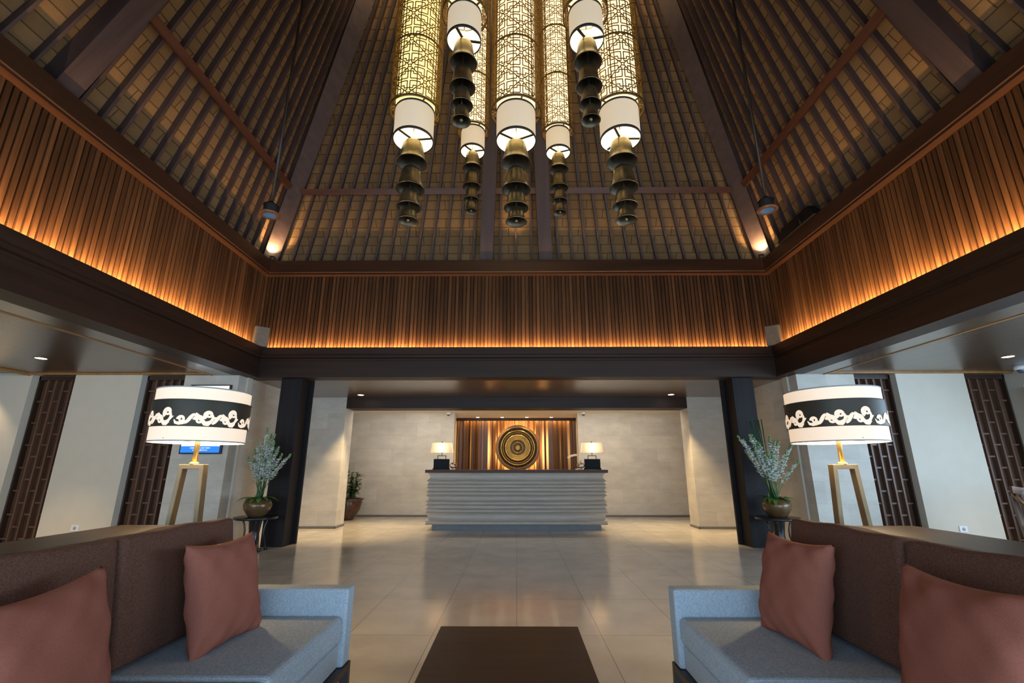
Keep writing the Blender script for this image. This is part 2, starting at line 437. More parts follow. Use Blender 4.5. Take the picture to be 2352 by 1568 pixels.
# --- slatted walls above the ring beam
def slat_wall(name, mat, along, coord, lo, hi, z0, z1, inward):
    mb = MB()
    n = int((hi - lo) / 0.065)
    # backing
    if along == 'x':
        mb.box(lo, hi, coord, coord + 0.06 * -inward, z0, z1) if inward > 0 else mb.box(lo, hi, coord, coord + 0.06, z0, z1)
    else:
        a, b_ = sorted((coord, coord - 0.06 * inward)); mb.box(a, b_, lo, hi, z0, z1)
    i0 = math.ceil(lo / 0.065)
    for i in range(i0, i0 + n):
        p = i * 0.065
        if p - 0.02 < lo or p + 0.02 > hi: continue
        w = 0.0235 + random.uniform(-0.002, 0.002)
        d = 0.032 + random.uniform(-0.004, 0.004)
        if along == 'x': mb.box(p - w, p + w, coord - d, coord + 0.01, z0, z1)
        else:
            a, b_ = sorted((coord - 0.01 * inward, coord + d * inward)); mb.box(a, b_, p - w, p + w, z0, z1)
    return struct(mb.build(name, mat))
slat_wall('wall_back', M['slat_x'], 'x', YB + 0.02, -XS - 0.05, XS + 0.05, 3.02, 4.60, -1)
slat_wall('wall_left', M['slat_y'], 'y', -XS - 0.02, YC - HALF, YB, 3.02, 4.60, 1)
slat_wall('wall_right', M['slat_y'], 'y', XS + 0.02, YC - HALF, YB, 3.02, 4.60, -1)
struct(MB().box(-XS, XS, YC - HALF - 0.08, YC - HALF, 3.02, 4.6).build('wall_front', M['cap']))

# --- ring beam: fascia with two stepped bands, and the soffit underneath
yf, yb0 = YC - 4.335, 7.60
XI = 4.335
def ring_profile(mb, off):
    return [(0.0, 2.65), (0.0, 2.93), (0.02, 2.94), (0.02, 2.975), (-0.015, 2.985), (-0.015, 3.03), (-0.035, 3.04), (-0.035, 3.16)]
def beam_run(name, side):
    mb = MB()
    prof = ring_profile(mb, 0)
    back = 0.30
    pts = prof + [(0.0, 3.16), (0.0, 3.05), (back, 3.05), (back, 2.65)]
    n = len(pts)
    vs = []
    for e in (0, 1):
        for (d, z) in pts:
            if side == 'b': vs.append(((XI + d) * (-1 if e == 0 else 1), yb0 + d, z))
            elif side == 'f': vs.append(((XI + d) * (-1 if e == 0 else 1), yf - d, z))
            elif side == 'l': vs.append((-(XI + d), (yf - d) if e == 0 else (yb0 + d), z))
            else: vs.append(((XI + d), (yf - d) if e == 0 else (yb0 + d), z))
    fs = [tuple(range(n)), tuple(range(n, 2 * n))[::-1]] + [(i, (i + 1) % n, (i + 1) % n + n, i + n) for i in range(n)]
    mb.add(vs, fs)
    return struct(mb.build(name, M['beam'] if side in 'bf' else M['beam_y']))
beam_run('trim_1', 'b'); beam_run('trim_2', 'l'); beam_run('trim_3', 'r'); beam_run('trim_4', 'f')

# --- cap beam at the foot of the roof
def cap_run(name, side):
    mb = MB()
    i0 = 4.39; o0 = 4.95; z0, z1 = 4.50, 4.76
    pts = [(0.0, z0), (0.0, z0 + 0.03), (-0.012, z0 + 0.04), (-0.012, z1), (o0 - i0, z1), (o0 - i0, z0)]
    yi, yo = 7.57, YC - i0
    n = len(pts); vs = []
    for e in (0, 1):
        for (d, z) in pts:
            s = -1 if e == 0 else 1
            if side == 'b': vs.append(((i0 + d) * s, yi + d, z))
            elif side == 'f': vs.append(((i0 + d) * s, yo - d, z))
            elif side == 'l': vs.append((-(i0 + d), (yo - d) if e == 0 else (yi + d), z))
            else: vs.append(((i0 + d), (yo - d) if e == 0 else (yi + d), z))
    fs = [tuple(range(n)), tuple(range(n, 2 * n))[::-1]] + [(i, (i + 1) % n, (i + 1) % n + n, i + n) for i in range(n)]
    mb.add(vs, fs)
    return struct(mb.build(name, M['cap'] if side in 'bf' else M['cap_y']))
cap_run('trim_5', 'b'); cap_run('trim_6', 'l'); cap_run('trim_7', 'r'); cap_run('trim_8', 'f')

# --- roof: four thatched slopes with fanned rafters, built once and turned
HR = 4.74                      # half width of the thatch at the eave
SL = math.hypot(HR, ZA - ZE)   # slope length
ang = math.atan2(ZA - ZE, HR)
def slope_obj(name, rz, full=True):
    """slope frame: local x along the eave, local y up the slope, local -z faces the room"""
    root = MB()
    th = 0.10
    root.add([(-HR, 0, 0), (HR, 0, 0), (0, SL, 0), (-HR, 0, th), (HR, 0, th), (0, SL, th)],
             [(0, 2, 1), (3, 4, 5), (0, 1, 4, 3), (1, 2, 5, 4), (2, 0, 3, 5)])
    o = root.build(name, M['thatch'])
    # local frame: x -> along eave, y -> up-slope, z -> outward normal
    ca, sa = math.cos(ang), math.sin(ang)
    m4 = Matrix(((1, 0, 0, 0), (0, -ca, sa, HR), (0, sa, ca, ZE - 0.02), (0, 0, 0, 1)))
    # m4 maps the back slope: y axis goes to (0,-ca,sa), z axis to (0,sa,ca)
    o.matrix_world = Matrix.Translation((0, YC, 0)) @ Matrix.Rotation(rz, 4, 'Z') @ m4
    struct(o)
    return o
def fan_pt(x, y, h=0.0): return (x * (1 - y / SL), y, -h)
def dress(o):
    # common rafters: fanned, 0.255 m apart at the eave
    xs = [0.0, 0.30, -0.30]
    k = 0.80
    while k < 4.5: xs += [k, -k]; k += 0.262
    for x in sorted(xs):
        w = 0.036 if abs(x) > 0.31 else 0.028
        ymax = SL * 0.93
        mb = MB()
        a = Vector(fan_pt(x, 0.0, 0.038)); b = Vector(fan_pt(x, ymax, 0.038))
        mb.bar(a, b, w, 0.080, (0, 0, 1))
        mb.build('rafter', M['rafter'], o)
    for x in (-0.55, 0.55):     # two principal rafters
        a = Vector(fan_pt(x, 0.10, 0.11)); b = Vector(fan_pt(x, SL * 0.93, 0.11))
        MB().bar(a, b, 0.235, 0.20, (0, 0, 1)).build('principal_rafter', M['rafter'], o)
    yp = SL * 0.160
    hp = 0.125
    for (xa, xb) in ((-4.42, -0.70), (-0.42, 0.42), (0.70, 4.42)):
        f = (1 - yp / SL)
        MB().bar((xa * f, yp, -hp), (xb * f, yp, -hp), 0.10, 0.075, (0, 0, 1)).build('purlin', M['purlin'], o)
cb = slope_obj('ceiling_back', 0.0); dress(cb)
def slope_copy(name, rz):
    o = cb.copy(); C.objects.link(o); o.name = name
    o.matrix_world = Matrix.Translation((0, YC, 0)) @ Matrix.Rotation(rz, 4, 'Z') @ Matrix.Translation((0, -YC, 0)) @ cb.matrix_world
    for ch in kids(cb):
        c = ch.copy(); C.objects.link(c); c.parent = o
    return o
bpy.context.view_layer.update()
slope_copy('ceiling_left', R(90)); slope_copy('ceiling_right', R(-90))
o = cb.copy(); C.objects.link(o); o.name = 'ceiling_front'
o.matrix_world = Matrix.Translation((0, YC, 0)) @ Matrix.Rotation(R(180), 4, 'Z') @ Matrix.Translation((0, -YC, 0)) @ cb.matrix_world

# hip rafters (part of the back slope)
def hip(sx):
    a = Vector((sx * 4.63, YC + 4.63, ZE + 0.0)); b = Vector((sx * 0.30, YC + 0.30, ZA - 0.45))
    mb = MB(); mb.bar(a, b, 0.25, 0.30, (0, 0, 1))
    o = mb.build('hip_rafter', M['rafter'])
    o.parent = cb
    o.matrix_parent_inverse = cb.matrix_world.inverted()
    return o
hip(-1); hip(1)
def corner_uplight(sx, label):
    x, y = sx * 4.33, 7.50
    t = empty('uplight', (x, y, 4.76), 0, label, 'uplight', 'corner uplights')
    mb = MB(); mb.lathe([(0.0, 0.0), (0.045, 0.0), (0.045, 0.05), (0.036, 0.05), (0.036, 0.02), (0, 0.02)], 16)
    # bracket reaching back onto the cap beam
    mb.box(-0.02 if sx > 0 else -0.08, 0.08 if sx > 0 else 0.02, -0.01, 0.09, -0.006, 0.004)
    mb.build('housing', M['dark_metal'], t)
    MB().sphere((0, 0, 0.045), 0.028, 0.028, 0.016, 12, 6).build('lens', M['spotlens'], t)
    spot('uplight_beam', (x, y - 0.02, 4.83), (sx * 4.28, 7.50, 6.0), 46, (1.0, 0.58, 0.26), 100, 0.9, 0.02)
corner_uplight(-1, 'tiny bright uplight at the foot of the left hip rafter')
corner_uplight(1, 'tiny bright uplight at the foot of the right hip rafter')
# roof uplights standing behind the cap beam between the principal rafters
spot('uplight_beam', (0.0, 7.50, 4.80), (0.0, 7.15, 5.7), 26, AMBER, 62, 0.9, 0.05)

# --- soffits around the well
sof = MB()
sof.box(-4.97, -XI - 0.30, -3.0, 7.44, 2.65, 2.71); sof.box(XI + 0.30, 4.97, -3.0, 7.44, 2.65, 2.71)
sof.box(-4.60, 4.60, yb0 + 0.30, 10.02, 2.65, 2.71)
struct(sof.build('ceiling_soffit', M['soffit']))
rib = MB()
rib.box(-8.0, -4.97, -4.8, 7.62, 2.685, 2.74); rib.box(4.97, 8.05, -4.8, 7.62, 2.685, 2.74)
rib.box(-10.4, -8.0, -4.8, 7.62, 2.69, 2.74)
rib.box(-4.97, 4.97, -4.8, YC - HALF - 0.1, 2.685, 2.74)
struct(rib.build('ceiling_ribbed', M['ribbed']))
tr = MB()
for s in (-1, 1):
    x = s * 4.985
    tr.box(x - 0.016, x + 0.016, -3.0, 7.42, 2.642, 2.70)
    tr.box(min(s * 5.0, s * 7.98), max(s * 5.0, s * 7.98), 7.36, 7.385, 2.655, 2.69)
tr.box(-8.02, -7.98, -3, 7.42, 2.645, 2.70)
struct(tr.build('trim_9', M['trim']))
# cover behind slat walls so no sky leaks in
cov = MB()
cov.box(-10.4, -4.6, -4.8, 7.62, 2.75, 2.80); cov.box(4.6, 10.4, -4.8, 7.62, 2.75, 2.80)
struct(cov.build('ceiling_cover', M['plaster']))

# --- end walls of the side bays: plaster panels in front, lattice screens recessed
YP = 7.40
def wallbox(name, x0, x1, y0, y1, z0, z1, m): return struct(MB().box(x0, x1, y0, y1, z0, z1).build(name, m))
wallbox('wall_bay_left', -10.4, -4.50, 7.62, 7.75, 0, 2.75, M['plaster'])
wallbox('wall_bay_right', 4.50, 10.4, 7.62, 7.75, 0, 2.75, M['plaster'])
for s, tagn in ((-1, 'left'), (1, 'right')):
    a, b_ = sorted((s * 6.13, s * 7.23))
    wallbox('wall_panel_' + tagn, a, b_, YP, 7.62, 0, 2.69, M['plaster'])
wallbox('wall_panel_far_left', -10.4, -7.95, YP, 7.62, 0, 2.69, M['plaster'])
# stone piers at the bay corners, running back to the reception wall
wallbox('wall_stone_left', -5.42, -4.53, YP, 10.4, 0, 2.65, M['stone'])
wallbox('wall_stone_right', 4.53, 5.46, YP, 10.4, 0, 2.65, M['stone'])
wallbox('wall_pier_left', -4.53, -3.66, 9.92, 10.40, 0, 2.65, M['stone'])
wallbox('wall_pier_right', 3.66, 4.53, 9.92, 10.40, 0, 2.65, M['stone'])
# right side wall with window; left side wall; back
rw = MB()
rw.box(8.0, 8.15, 7.28, 7.62, 0, 2.70)
rw.box(8.0, 8.15, -4.8, 7.28, 2.45, 2.70); rw.box(8.0, 8.15, -4.8, 7.28, 0, 0.30); rw.box(8.0, 8.15, -4.8, -0.8, 0.3, 2.45)
struct(rw.build('wall_side_right', M['plaster']))
struct(MB().box(-10.4, -10.3, -4.8, 7.62, 0, 2.7).build('wall_side_left', M['plaster']))
# window in the right side wall
wf = MB()
for y in (7.24, 5.2, 3.2, 1.2, -0.76): wf.box(8.03, 8.09, y - 0.035, y + 0.035, 0.30, 2.45)
wf.box(8.03, 8.09, -0.8, 7.28, 2.40, 2.45); wf.box(8.03, 8.09, -0.8, 7.28, 0.30, 0.36)
w = struct(wf.build('window_1', M['win_frame']))
# baseboards
bb = MB(); bb.box(-4.55, -3.65, 9.905, 9.92, 0, 0.045); bb.box(-3.66, -3.645, 9.905, 10.40, 0, 0.045)
struct(bb.build('baseboard_left', M['skirt']))
bb = MB(); bb.box(3.65, 4.55, 9.905, 9.92, 0, 0.045); bb.box(3.645, 3.66, 9.905, 10.40, 0, 0.045)
struct(bb.build('baseboard_right', M['skirt']))

# --- reception zone
YW = 12.2
wallbox('wall_reception_left', -6.0, -1.62, YW, YW + 0.15, 0, 2.62, M['stone'])
wallbox('wall_reception_right', 1.60, 6.0, YW, YW + 0.15, 0, 2.62, M['stone'])
bb = MB(); bb.box(-6, -1.62, YW - 0.015, YW, 0, 0.05); bb.box(1.6, 6, YW - 0.015, YW, 0, 0.05)
struct(bb.build('baseboard_back', M['skirt']))
def reveal(name, sx):
    a, b_ = (1.62, 1.77) if sx < 0 else (1.60, 1.76)
    vs = []
    for z in (0, 2.60): vs += [(sx * a, YW + 0.15, z), (sx * b_, 13.80, z), (sx * (b_ + 0.1), 13.80, z), (sx * (a + 0.2), YW + 0.15, z)]
    struct(MB().add(vs, [(0, 1, 2, 3), (7, 6, 5, 4), (0, 4, 5, 1), (1, 5, 6, 2), (2, 6, 7, 3), (3, 7, 4, 0)]).build(name, M['cream_ceiling']))
reveal('wall_reveal_left', -1); reveal('wall_reveal_right', 1)
wallbox('wall_end_left', -6.1, -6.0, 10.4, 12.35, 0, 2.7, M['stone'])
wallbox('wall_end_right', 6.0, 6.1, 10.4, 12.35, 0, 2.7, M['stone'])
wallbox('wall_return_left', -6.1, -5.42, 10.3, 10.4, 0, 2.7, M['stone'])
wallbox('wall_return_right', 5.46, 6.1, 10.3, 10.4, 0, 2.7, M['stone'])
wallbox('ceiling_reception', -6.1, 6.1, 10.40, 14.0, 2.56, 2.66, M['cream_ceiling'])
dl = MB(); dl.box(-3.66, 3.66, 9.94, 10.40, 2.42, 2.65)
struct(dl.build('trim_10', M['beam']))
# backdrop of deep vertical planks
bp = MB(); x = -1.76; k = 0
bp.box(-1.82, 1.82, 13.78, 13.85, 0, 2.6)
rr = random.Random(3)
while x < 1.74:
    w_ = rr.choice([0.035, 0.05, 0.07, 0.09, 0.06]); w_ = min(w_, 1.75 - x); d = rr.choice([q for q in (0.015, 0.05, 0.075, 0.03, 0.10) if abs(q - (d if x > -1.75 else 9)) > 0.02])
    # tapered plank: trapezoid section catches light on its flank
    xa, xb = x, x + w_ * 0.96
    t = rr.choice([0.0, 0.3, -0.3]) * d
    bp.add([(xa, 13.78, 0), (xb, 13.78, 0), (xb, 13.78 - d - t, 0), (xa, 13.78 - d + t, 0),
            (xa, 13.78, 2.56), (xb, 13.78, 2.56), (xb, 13.78 - d - t, 2.56), (xa, 13.78 - d + t, 2.56)],
           [(0, 3, 2, 1), (4, 5, 6, 7), (0, 1, 5, 4), (1, 2, 6, 5), (2, 3, 7, 6), (3, 0, 4, 7)])
    x += w_
struct(bp.build('wall_backdrop', M['backdrop_wood']))
struct(MB().box(-1.73, 1.72, 13.40, 13.47, 2.485, 2.56).build('trim_11', M['beam']))
area('backdrop_cove', (0, 13.60, 2.53), (R(12), 0, 0), 3.1, 0.05, 16, (1.0, 0.60, 0.2))

# ================================================================== COLUMNS
def column(s, label):
    t = empty('column', (s * 3.81, 7.90, 0), 0, label, 'column', 'dark timber columns')
    MB().box(-0.175, 0.175, -0.19, 0.17, 0, 2.65).build('shaft', M['column'], t, bevel=0.004, seg=1)
    xx = -s * 0.175
    a, b_ = sorted((xx, xx - s * 0.06))
    MB().box(a, b_, 0.12, 0.17, 0, 2.65).build('edge_strip', M['blackmat'], t)
    return t
column(-1, 'dark square timber column at the left end of the reception opening')
column(1, 'dark square timber column at the right end of the reception opening')

# ================================================================== LATTICE SCREENS
def lattice(x0, x1, cols, flip, label):
    t = empty('lattice_screen', ((x0 + x1) / 2, 7.56, 0), 0, label, 'screen', 'wooden lattice screens')
    w = (x1 - x0); h = 2.66
    MB().box(-w / 2, w / 2, 0.03, 0.055, 0.0, h).build('back_panel', M['lattice_back'], t)
    fr = MB()
    f = 0.022
    fr.box(-w / 2, -w / 2 + f, -0.05, 0.03, 0, h); fr.box(w / 2 - f, w / 2, -0.05, 0.03, 0, h)
    fr.box(-w / 2, w / 2, -0.05, 0.03, h - 0.07, h)
    fr.build('frame', M['lattice_dark'], t)
    lb = MB()
    cw = (w - 2 * f) / cols
    for i in range(1, cols):
        x = -w / 2 + f + i * cw
        lb.box(x - 0.013, x + 0.013, -0.04, 0.03, 0, h - 0.07)
    for i in range(cols):
        xa = -w / 2 + f + i * cw; xb = xa + cw
        z = h - 0.07 - (0.18 if (i + flip) % 2 else 0.35)
        while z > 0.1:
            lb.box(xa + 0.01, xb - 0.01, -0.022, 0.03, z - 0.012, z + 0.012)
            z -= 0.35
    lb.build('lattice_bars', M['lattice'], t)
    return t
lattice(-6.12, -5.43, 5, 1, 'wooden lattice screen behind the left floor lamp')
lattice(-7.94, -7.24, 5, 0, 'wooden lattice screen at the far left beside the long plaster panel')
lattice(5.47, 6.12, 5, 1, 'wooden lattice screen behind the right floor lamp')
lattice(7.24, 7.98, 5, 0, 'wooden lattice screen at the far right behind the armchair')

# sockets
def socket(x, label):
    t = empty('wall_socket', (x, YP - 0.008, 0.31), 0, label, 'socket', 'wall sockets')
    MB().box(-0.06, 0.06, -0.004, 0.008, -0.045, 0.045).build('plate', M['white_plastic'], t, bevel=0.003)
    mb = MB(); mb.lathe([(0.0, 0.0055), (0.024, 0.0055), (0.026, 0.002)], 20, axis='y'); mb.build('receptacle', M['slotdark'], t)
socket(-6.66, 'white wall socket low on the left plaster panel')
socket(6.63, 'white wall socket low on the right plaster panel')

# ================================================================== DOWNLIGHTS
def downlight(x, y, z, label, group, power, r_=0.055, ang_=95, tgt=None):
    t = empty('downlight', (x, y, z), 0, label, 'downlight', group)
    MB().lathe([(r_ + 0.018, 0.0), (r_ + 0.016, -0.006), (r_, -0.006), (r_, 0.0)], 28).build('trim_ring', M['brass'], t)
    MB().disc((0, 0, -0.004), r_, 24, False).build('lens', M['down'], t)
    if power: spot('downlight_beam', (x, y, z - 0.03), tgt or (x, y, 0), power, (1.0, 0.72, 0.38), ang_, 0.7, 0.04)
downlight(-3.24, 9.55, 2.65, 'small ceiling downlight in the soffit left of the reception opening', 'soffit downlights', 230, 0.06, 80)
downlight(3.21, 9.55, 2.65, 'small ceiling downlight in the soffit right of the reception opening', 'soffit downlights', 230, 0.06, 80)
downlight(-6.72, 6.30, 2.685, 'ceiling downlight glowing in the left ribbed ceiling', 'ribbed ceiling downlights', 125, 0.065, 68)
downlight(6.86, 6.33, 2.685, 'ceiling downlight glowing in the right ribbed ceiling', 'ribbed ceiling downlights', 60, 0.065, 68)
downlight(-6.72, 3.60, 2.685, 'added unseen downlight in the left ribbed ceiling, lighting the left end wall', 'ribbed ceiling downlights', 48, 0.065, 100, (-6.9, 7.4, 1.2))  # extra fitting out of view, added to warm the left end wall
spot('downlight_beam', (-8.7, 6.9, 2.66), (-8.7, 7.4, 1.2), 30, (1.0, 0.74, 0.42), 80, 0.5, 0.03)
for x, w_ in ((-1.09, 'leftmost of the four recessed downlights above the reception backdrop'), (-0.40, 'second from the left of the four recessed downlights above the reception backdrop'),
              (0.30, 'third from the left of the four recessed downlights above the reception backdrop'), (0.99, 'rightmost of the four recessed downlights above the reception backdrop')):
    downlight(x, 13.2, 2.56, w_, 'recessed downlights above the reception backdrop', 12, 0.05, 90)

# ================================================================== SECURITY CAMERAS
def dome(x, y, z, label, sc=1.0):
    t = empty('security_camera', (x, y, z), 0, label, 'security camera', 'dome cameras')
    MB().lathe([(0.0, 0.0), (0.062 * sc, 0.0), (0.062 * sc, -0.035 * sc), (0.050 * sc, -0.045 * sc), (0.0, -0.045 * sc)], 24).build('housing', M['white_plastic'], t)
    MB().sphere((0, 0, -0.045 * sc), 0.040 * sc, None, None, 16, 10).build('dome', M['dome'], t)
dome(-1.76, 12.05, 2.56, 'small white dome camera on the ceiling left of the reception backdrop')
dome(1.74, 12.05, 2.56, 'small white dome camera on the ceiling right of the reception backdrop')
dome(7.68, 6.95, 2.685, 'white dome camera on the ribbed ceiling at the far right', 1.35)

# ================================================================== RECEPTION DESK
desk = empty('reception_desk', (0.0, 9.66, 0), 0, 'long grey rippled-stone reception desk with dark timber counter', 'reception desk')
mb = MB()
HW, D0, D1 = 1.80, -0.02, 0.72
# ripple profile: sharp crests between shallow scooped bands
crests = [0.11, 0.175, 0.33, 0.395, 0.475, 0.54, 0.655, 0.72, 0.80, 0.86, 0.93, 1.085]
prof = []
for a, b_ in zip(crests[:-1], crests[1:]):
    n = 7
    for i in range(n):
        u = i / n
        depth = min(0.060, (b_ - a) * 0.60)
        prof.append((a + (b_ - a) * u, -depth * math.sin(PI * u) ** 0.8 if u > 0 else 0.0))
prof.append((crests[-1], 0.0))
vs = []; fs = []
for z, d in prof:
    e = d + 0.02 * (1 - z)
    vs += [(-HW - e, D0 - e, z), (HW + e, D0 - e, z), (HW + e, D1 + e, z), (-HW - e, D1 + e, z)]
for i in range(len(prof) - 1):
    for k in range(4): fs.append((i * 4 + k, i * 4 + (k + 1) % 4, (i + 1) * 4 + (k + 1) % 4, (i + 1) * 4 + k))
fs.append((3, 2, 1, 0)); n = (len(prof) - 1) * 4; fs.append((n, n + 1, n + 2, n + 3))
mb.add(vs, fs); mb.build('stone_body', M['desk_stone'], desk)
MB().box(-1.675, 1.675, 0.10, 0.64, 0.0, 0.112).build('plinth', M['plinth'], desk)
MB().box(-1.835, 1.835, -0.05, 0.76, 1.085, 1.145).build('counter_top', M['counter'], desk, bevel=0.006)
ZD = 1.145
# desk lamps
def desk_lamp(x, label):
    t = empty('table_lamp', (x, 9.98, ZD), 0, label, 'lamp', 'reception table lamps')
    mb = MB(); mb.box(-0.172, 0.172, -0.075, 0.075, 0, 0.03); mb.box(-0.158, 0.158, -0.062, 0.062, 0.03, 0.215)
    mb.build('base', M['blackmat'], t, bevel=0.003)
    mb = MB()
    for xx in (-0.085, 0.085): mb.box(xx - 0.007, xx + 0.007, -0.007, 0.007, 0.215, 0.285)
    mb.box(-0.092, 0.092, -0.007, 0.007, 0.275, 0.289); mb.tube([(0, 0, 0.285), (0, 0, 0.56)], 0.006, 8)
    mb.sphere((0, 0, 0.563), 0.014, None, None, 10, 6)
    mb.build('stem', M['dark_metal'], t)
    sh = MB(); z0, z1 = 0.345, 0.545
    A = [(-0.228, -0.11), (0.228, -0.11), (0.228, 0.11), (-0.228, 0.11)]
    B_ = [(-0.200, -0.09), (0.200, -0.09), (0.200, 0.09), (-0.200, 0.09)]
    vs = [(p[0], p[1], z0) for p in A] + [(p[0], p[1], z1) for p in B_]
    sh.add(vs, [(k, (k + 1) % 4, (k + 1) % 4 + 4, k + 4) for k in range(4)])
    sh.build('lamp_shade', M['shade_cloth'], t)
    point('lamp_bulb', (x, 9.98, ZD + 0.43), 3.6, (1.0, 0.72, 0.42), 0.035)
desk_lamp(-1.565, 'black table lamp with pale rectangular shade at the left end of the counter')
desk_lamp(1.585, 'black table lamp with pale rectangular shade at the right end of the counter')
def jar(x, label):
    t = empty('glass_jar', (x, 9.95, ZD), 0, label, 'jar', 'lidded glass jars')
    MB().lathe([(0.0, 0.001), (0.045, 0.001), (0.045, 0.01), (0.03, 0.02), (0.07, 0.045), (0.083, 0.075), (0.074, 0.105), (0.060, 0.118), (0.057, 0.115), (0.070, 0.10), (0.078, 0.075), (0.066, 0.05), (0.0, 0.03)], 28).build('bowl', M['glass'], t)
    l_ = MB().lathe([(0.064, 0.119), (0.055, 0.135), (0.025, 0.145), (0.008, 0.155), (0.0, 0.156)], 28).build('lid', M['glass'], t)
    MB().sphere((0, 0, 0.172), 0.013, 0.013, 0.019, 12, 8).build('knob', M['glass'], l_)
jar(-1.31, 'small lidded glass jar beside the left table lamp')
jar(1.335, 'small lidded glass jar beside the right table lamp')

# back credenza and gold disc
cr = empty('credenza', (0, 13.36, 0), 0, 'dark timber back counter carrying the gold disc', 'cabinet')
MB().box(-1.5, 1.5, -0.20, 0.20, 0, 1.02).build('body', M['lattice_dark'], cr)
MB().box(-1.53, 1.53, -0.23, 0.22, 1.02, 1.06).build('top', M['counter'], cr)
disc = empty('gold_disc', (0.04, 13.42, 1.061), 0, 'large round carved gold disc glowing before the timber backdrop', 'wall art')
MB().box(-0.36, 0.36, -0.09, 0.09, 0, 0.03).build('stand', M['blackmat'], disc)
disc.scale = (1.03, 1.03, 1.03)
cz = 0.03 + 0.615
mb = MB(); mb.lathe([(0.0, -0.05), (0.60, -0.05), (0.615, -0.035), (0.615, 0.02), (0.555, 0.03), (0.55, 0.01), (0.0, 0.01)], 96, (0, 0, cz), 'y')
mb.build('rim', M['disc_wood'], disc)
mb = MB()
K = 1.7
for prof in ([(0.560, 0.005), (0.558, 0.045), (0.546, 0.060), (0.536, 0.045), (0.534, 0.005)],
             [(0.480, 0.005), (0.476, 0.045), (0.458, 0.072), (0.440, 0.060), (0.428, 0.005)],
             [(0.414, 0.005), (0.408, 0.045), (0.396, 0.045), (0.392, 0.005)],
             [(0.364, 0.005), (0.358, 0.050), (0.338, 0.088), (0.314, 0.075), (0.306, 0.020), (0.300, 0.020), (0.296, 0.070), (0.283, 0.070), (0.278, 0.022),
              (0.268, 0.022), (0.262, 0.060), (0.248, 0.060), (0.243, 0.018), (0.230, 0.018), (0.224, 0.050), (0.212, 0.050), (0.208, 0.005)]):
    mb.lathe([(a, 0.012 + b_ * 1.35) for a, b_ in prof], 96, (0, 0, cz), 'y')
mb.build('moulding', M['gold'], disc)
MB().lathe([(0.556, 0.020), (0.0, 0.022)], 96, (0, 0, cz), 'y').build('ground', M['gold_shaded'], disc)
mb = MB()
def tri(a, r0, r1, wd, h0, h1, inv=False):
    ca, sa = math.cos(a), math.sin(a)
    def P(r_, s, h): return (r_ * ca - s * sa, -h, cz + r_ * sa + s * ca)
    if inv: r0, r1 = r1, r0
    mb.add([P(r0, -wd, h0), P(r0, wd, h0), P(r1, 0, h0), P((r0 * 2 + r1) / 3, 0, h1)], [(0, 1, 3), (1, 2, 3), (2, 0, 3), (0, 2, 1)])
for k in range(72): tri(2 * PI * k / 72, 0.483, 0.529, 0.019, 0.03, 0.056)
mb.build('outer_teeth', M['gold'], disc, )
mb = MB()
for k in range(76): tri(2 * PI * k / 76, 0.365, 0.390, 0.012, 0.032, 0.046)
mb.build('inner_teeth', M['gold'], disc)
mb = MB()
mb.lathe([(0.148, 0.02), (0.145, 0.045), (0.132, 0.045), (0.128, 0.02)], 64, (0, 0, cz), 'y')
mb.lathe([(0.062, 0.02), (0.058, 0.05), (0.045, 0.05), (0.042, 0.03), (0.030, 0.03), (0.027, 0.055), (0.014, 0.06), (0.010, 0.04), (0, 0.065)], 40, (0, 0, cz), 'y')
for k in range(8):
    a = 2 * PI * k / 8 + PI / 8
    tri(a, 0.060, 0.124, 0.022, 0.022, 0.048)
    tri(a + PI / 8, 0.085, 0.126, 0.012, 0.022, 0.04, True)
for k in range(60):
    a = 2 * PI * k / 60; rr_ = 0.163 + 0.016 * (k % 3)
    mb.sphere((rr_ * math.cos(a), -0.024, cz + rr_ * math.sin(a)), 0.008, 0.006, 0.008, 6, 4)
mb.build('rosette', M['gold'], disc)
# halo light strip fixed to the back of the disc
hl = bpy.data.lights.new('disc_halo', 'AREA'); hl.shape = 'DISK'; hl.size = 1.16; hl.energy = 140; hl.color = (1.0, 0.66, 0.24)
ho = bpy.data.objects.new('disc_halo', hl); C.objects.link(ho); ho.location = (0.04, 13.49, 1.06 + cz); ho.rotation_euler = (R(90), 0, 0)
spot('disc_picture_light', (0.04, 12.3, 2.52), (0.04, 13.0, 1.6), 20, (1.0, 0.75, 0.40), 70, 0.6, 0.05)
# orchid spray by the right reveal
orc = empty('orchid', (1.655, 13.05, 1.06), 0, 'white orchid spray arching out beside the right edge of the backdrop', 'plant')
pts = [(0.0, 0, 0.0), (0.01, 0, 0.2), (0.0, 0, 0.36), (-0.06, 0, 0.46), (-0.14, -0.02, 0.46), (-0.24, -0.03, 0.40)]
MB().tube(pts, 0.004, 6).build('stem', M['stem'], orc)
MB().lathe([(0.0, 0), (0.035, 0), (0.045, 0.09), (0.038, 0.09), (0.0, 0.08)], 20).build('pot', M['white_plastic'], orc)
mb = MB()
for k in range(7):
    p = Vector((-0.02 - 0.035 * k, -0.02, 0.455 - 0.0018 * k * k))
    for j in range(5):
        a = 2 * PI * j / 5
        mb.sphere(p + Vector((0.017 * math.cos(a), -0.008, 0.017 * math.sin(a))), 0.015, 0.005, 0.015, 6, 4)
mb.build('blossoms', M['petal'], orc)

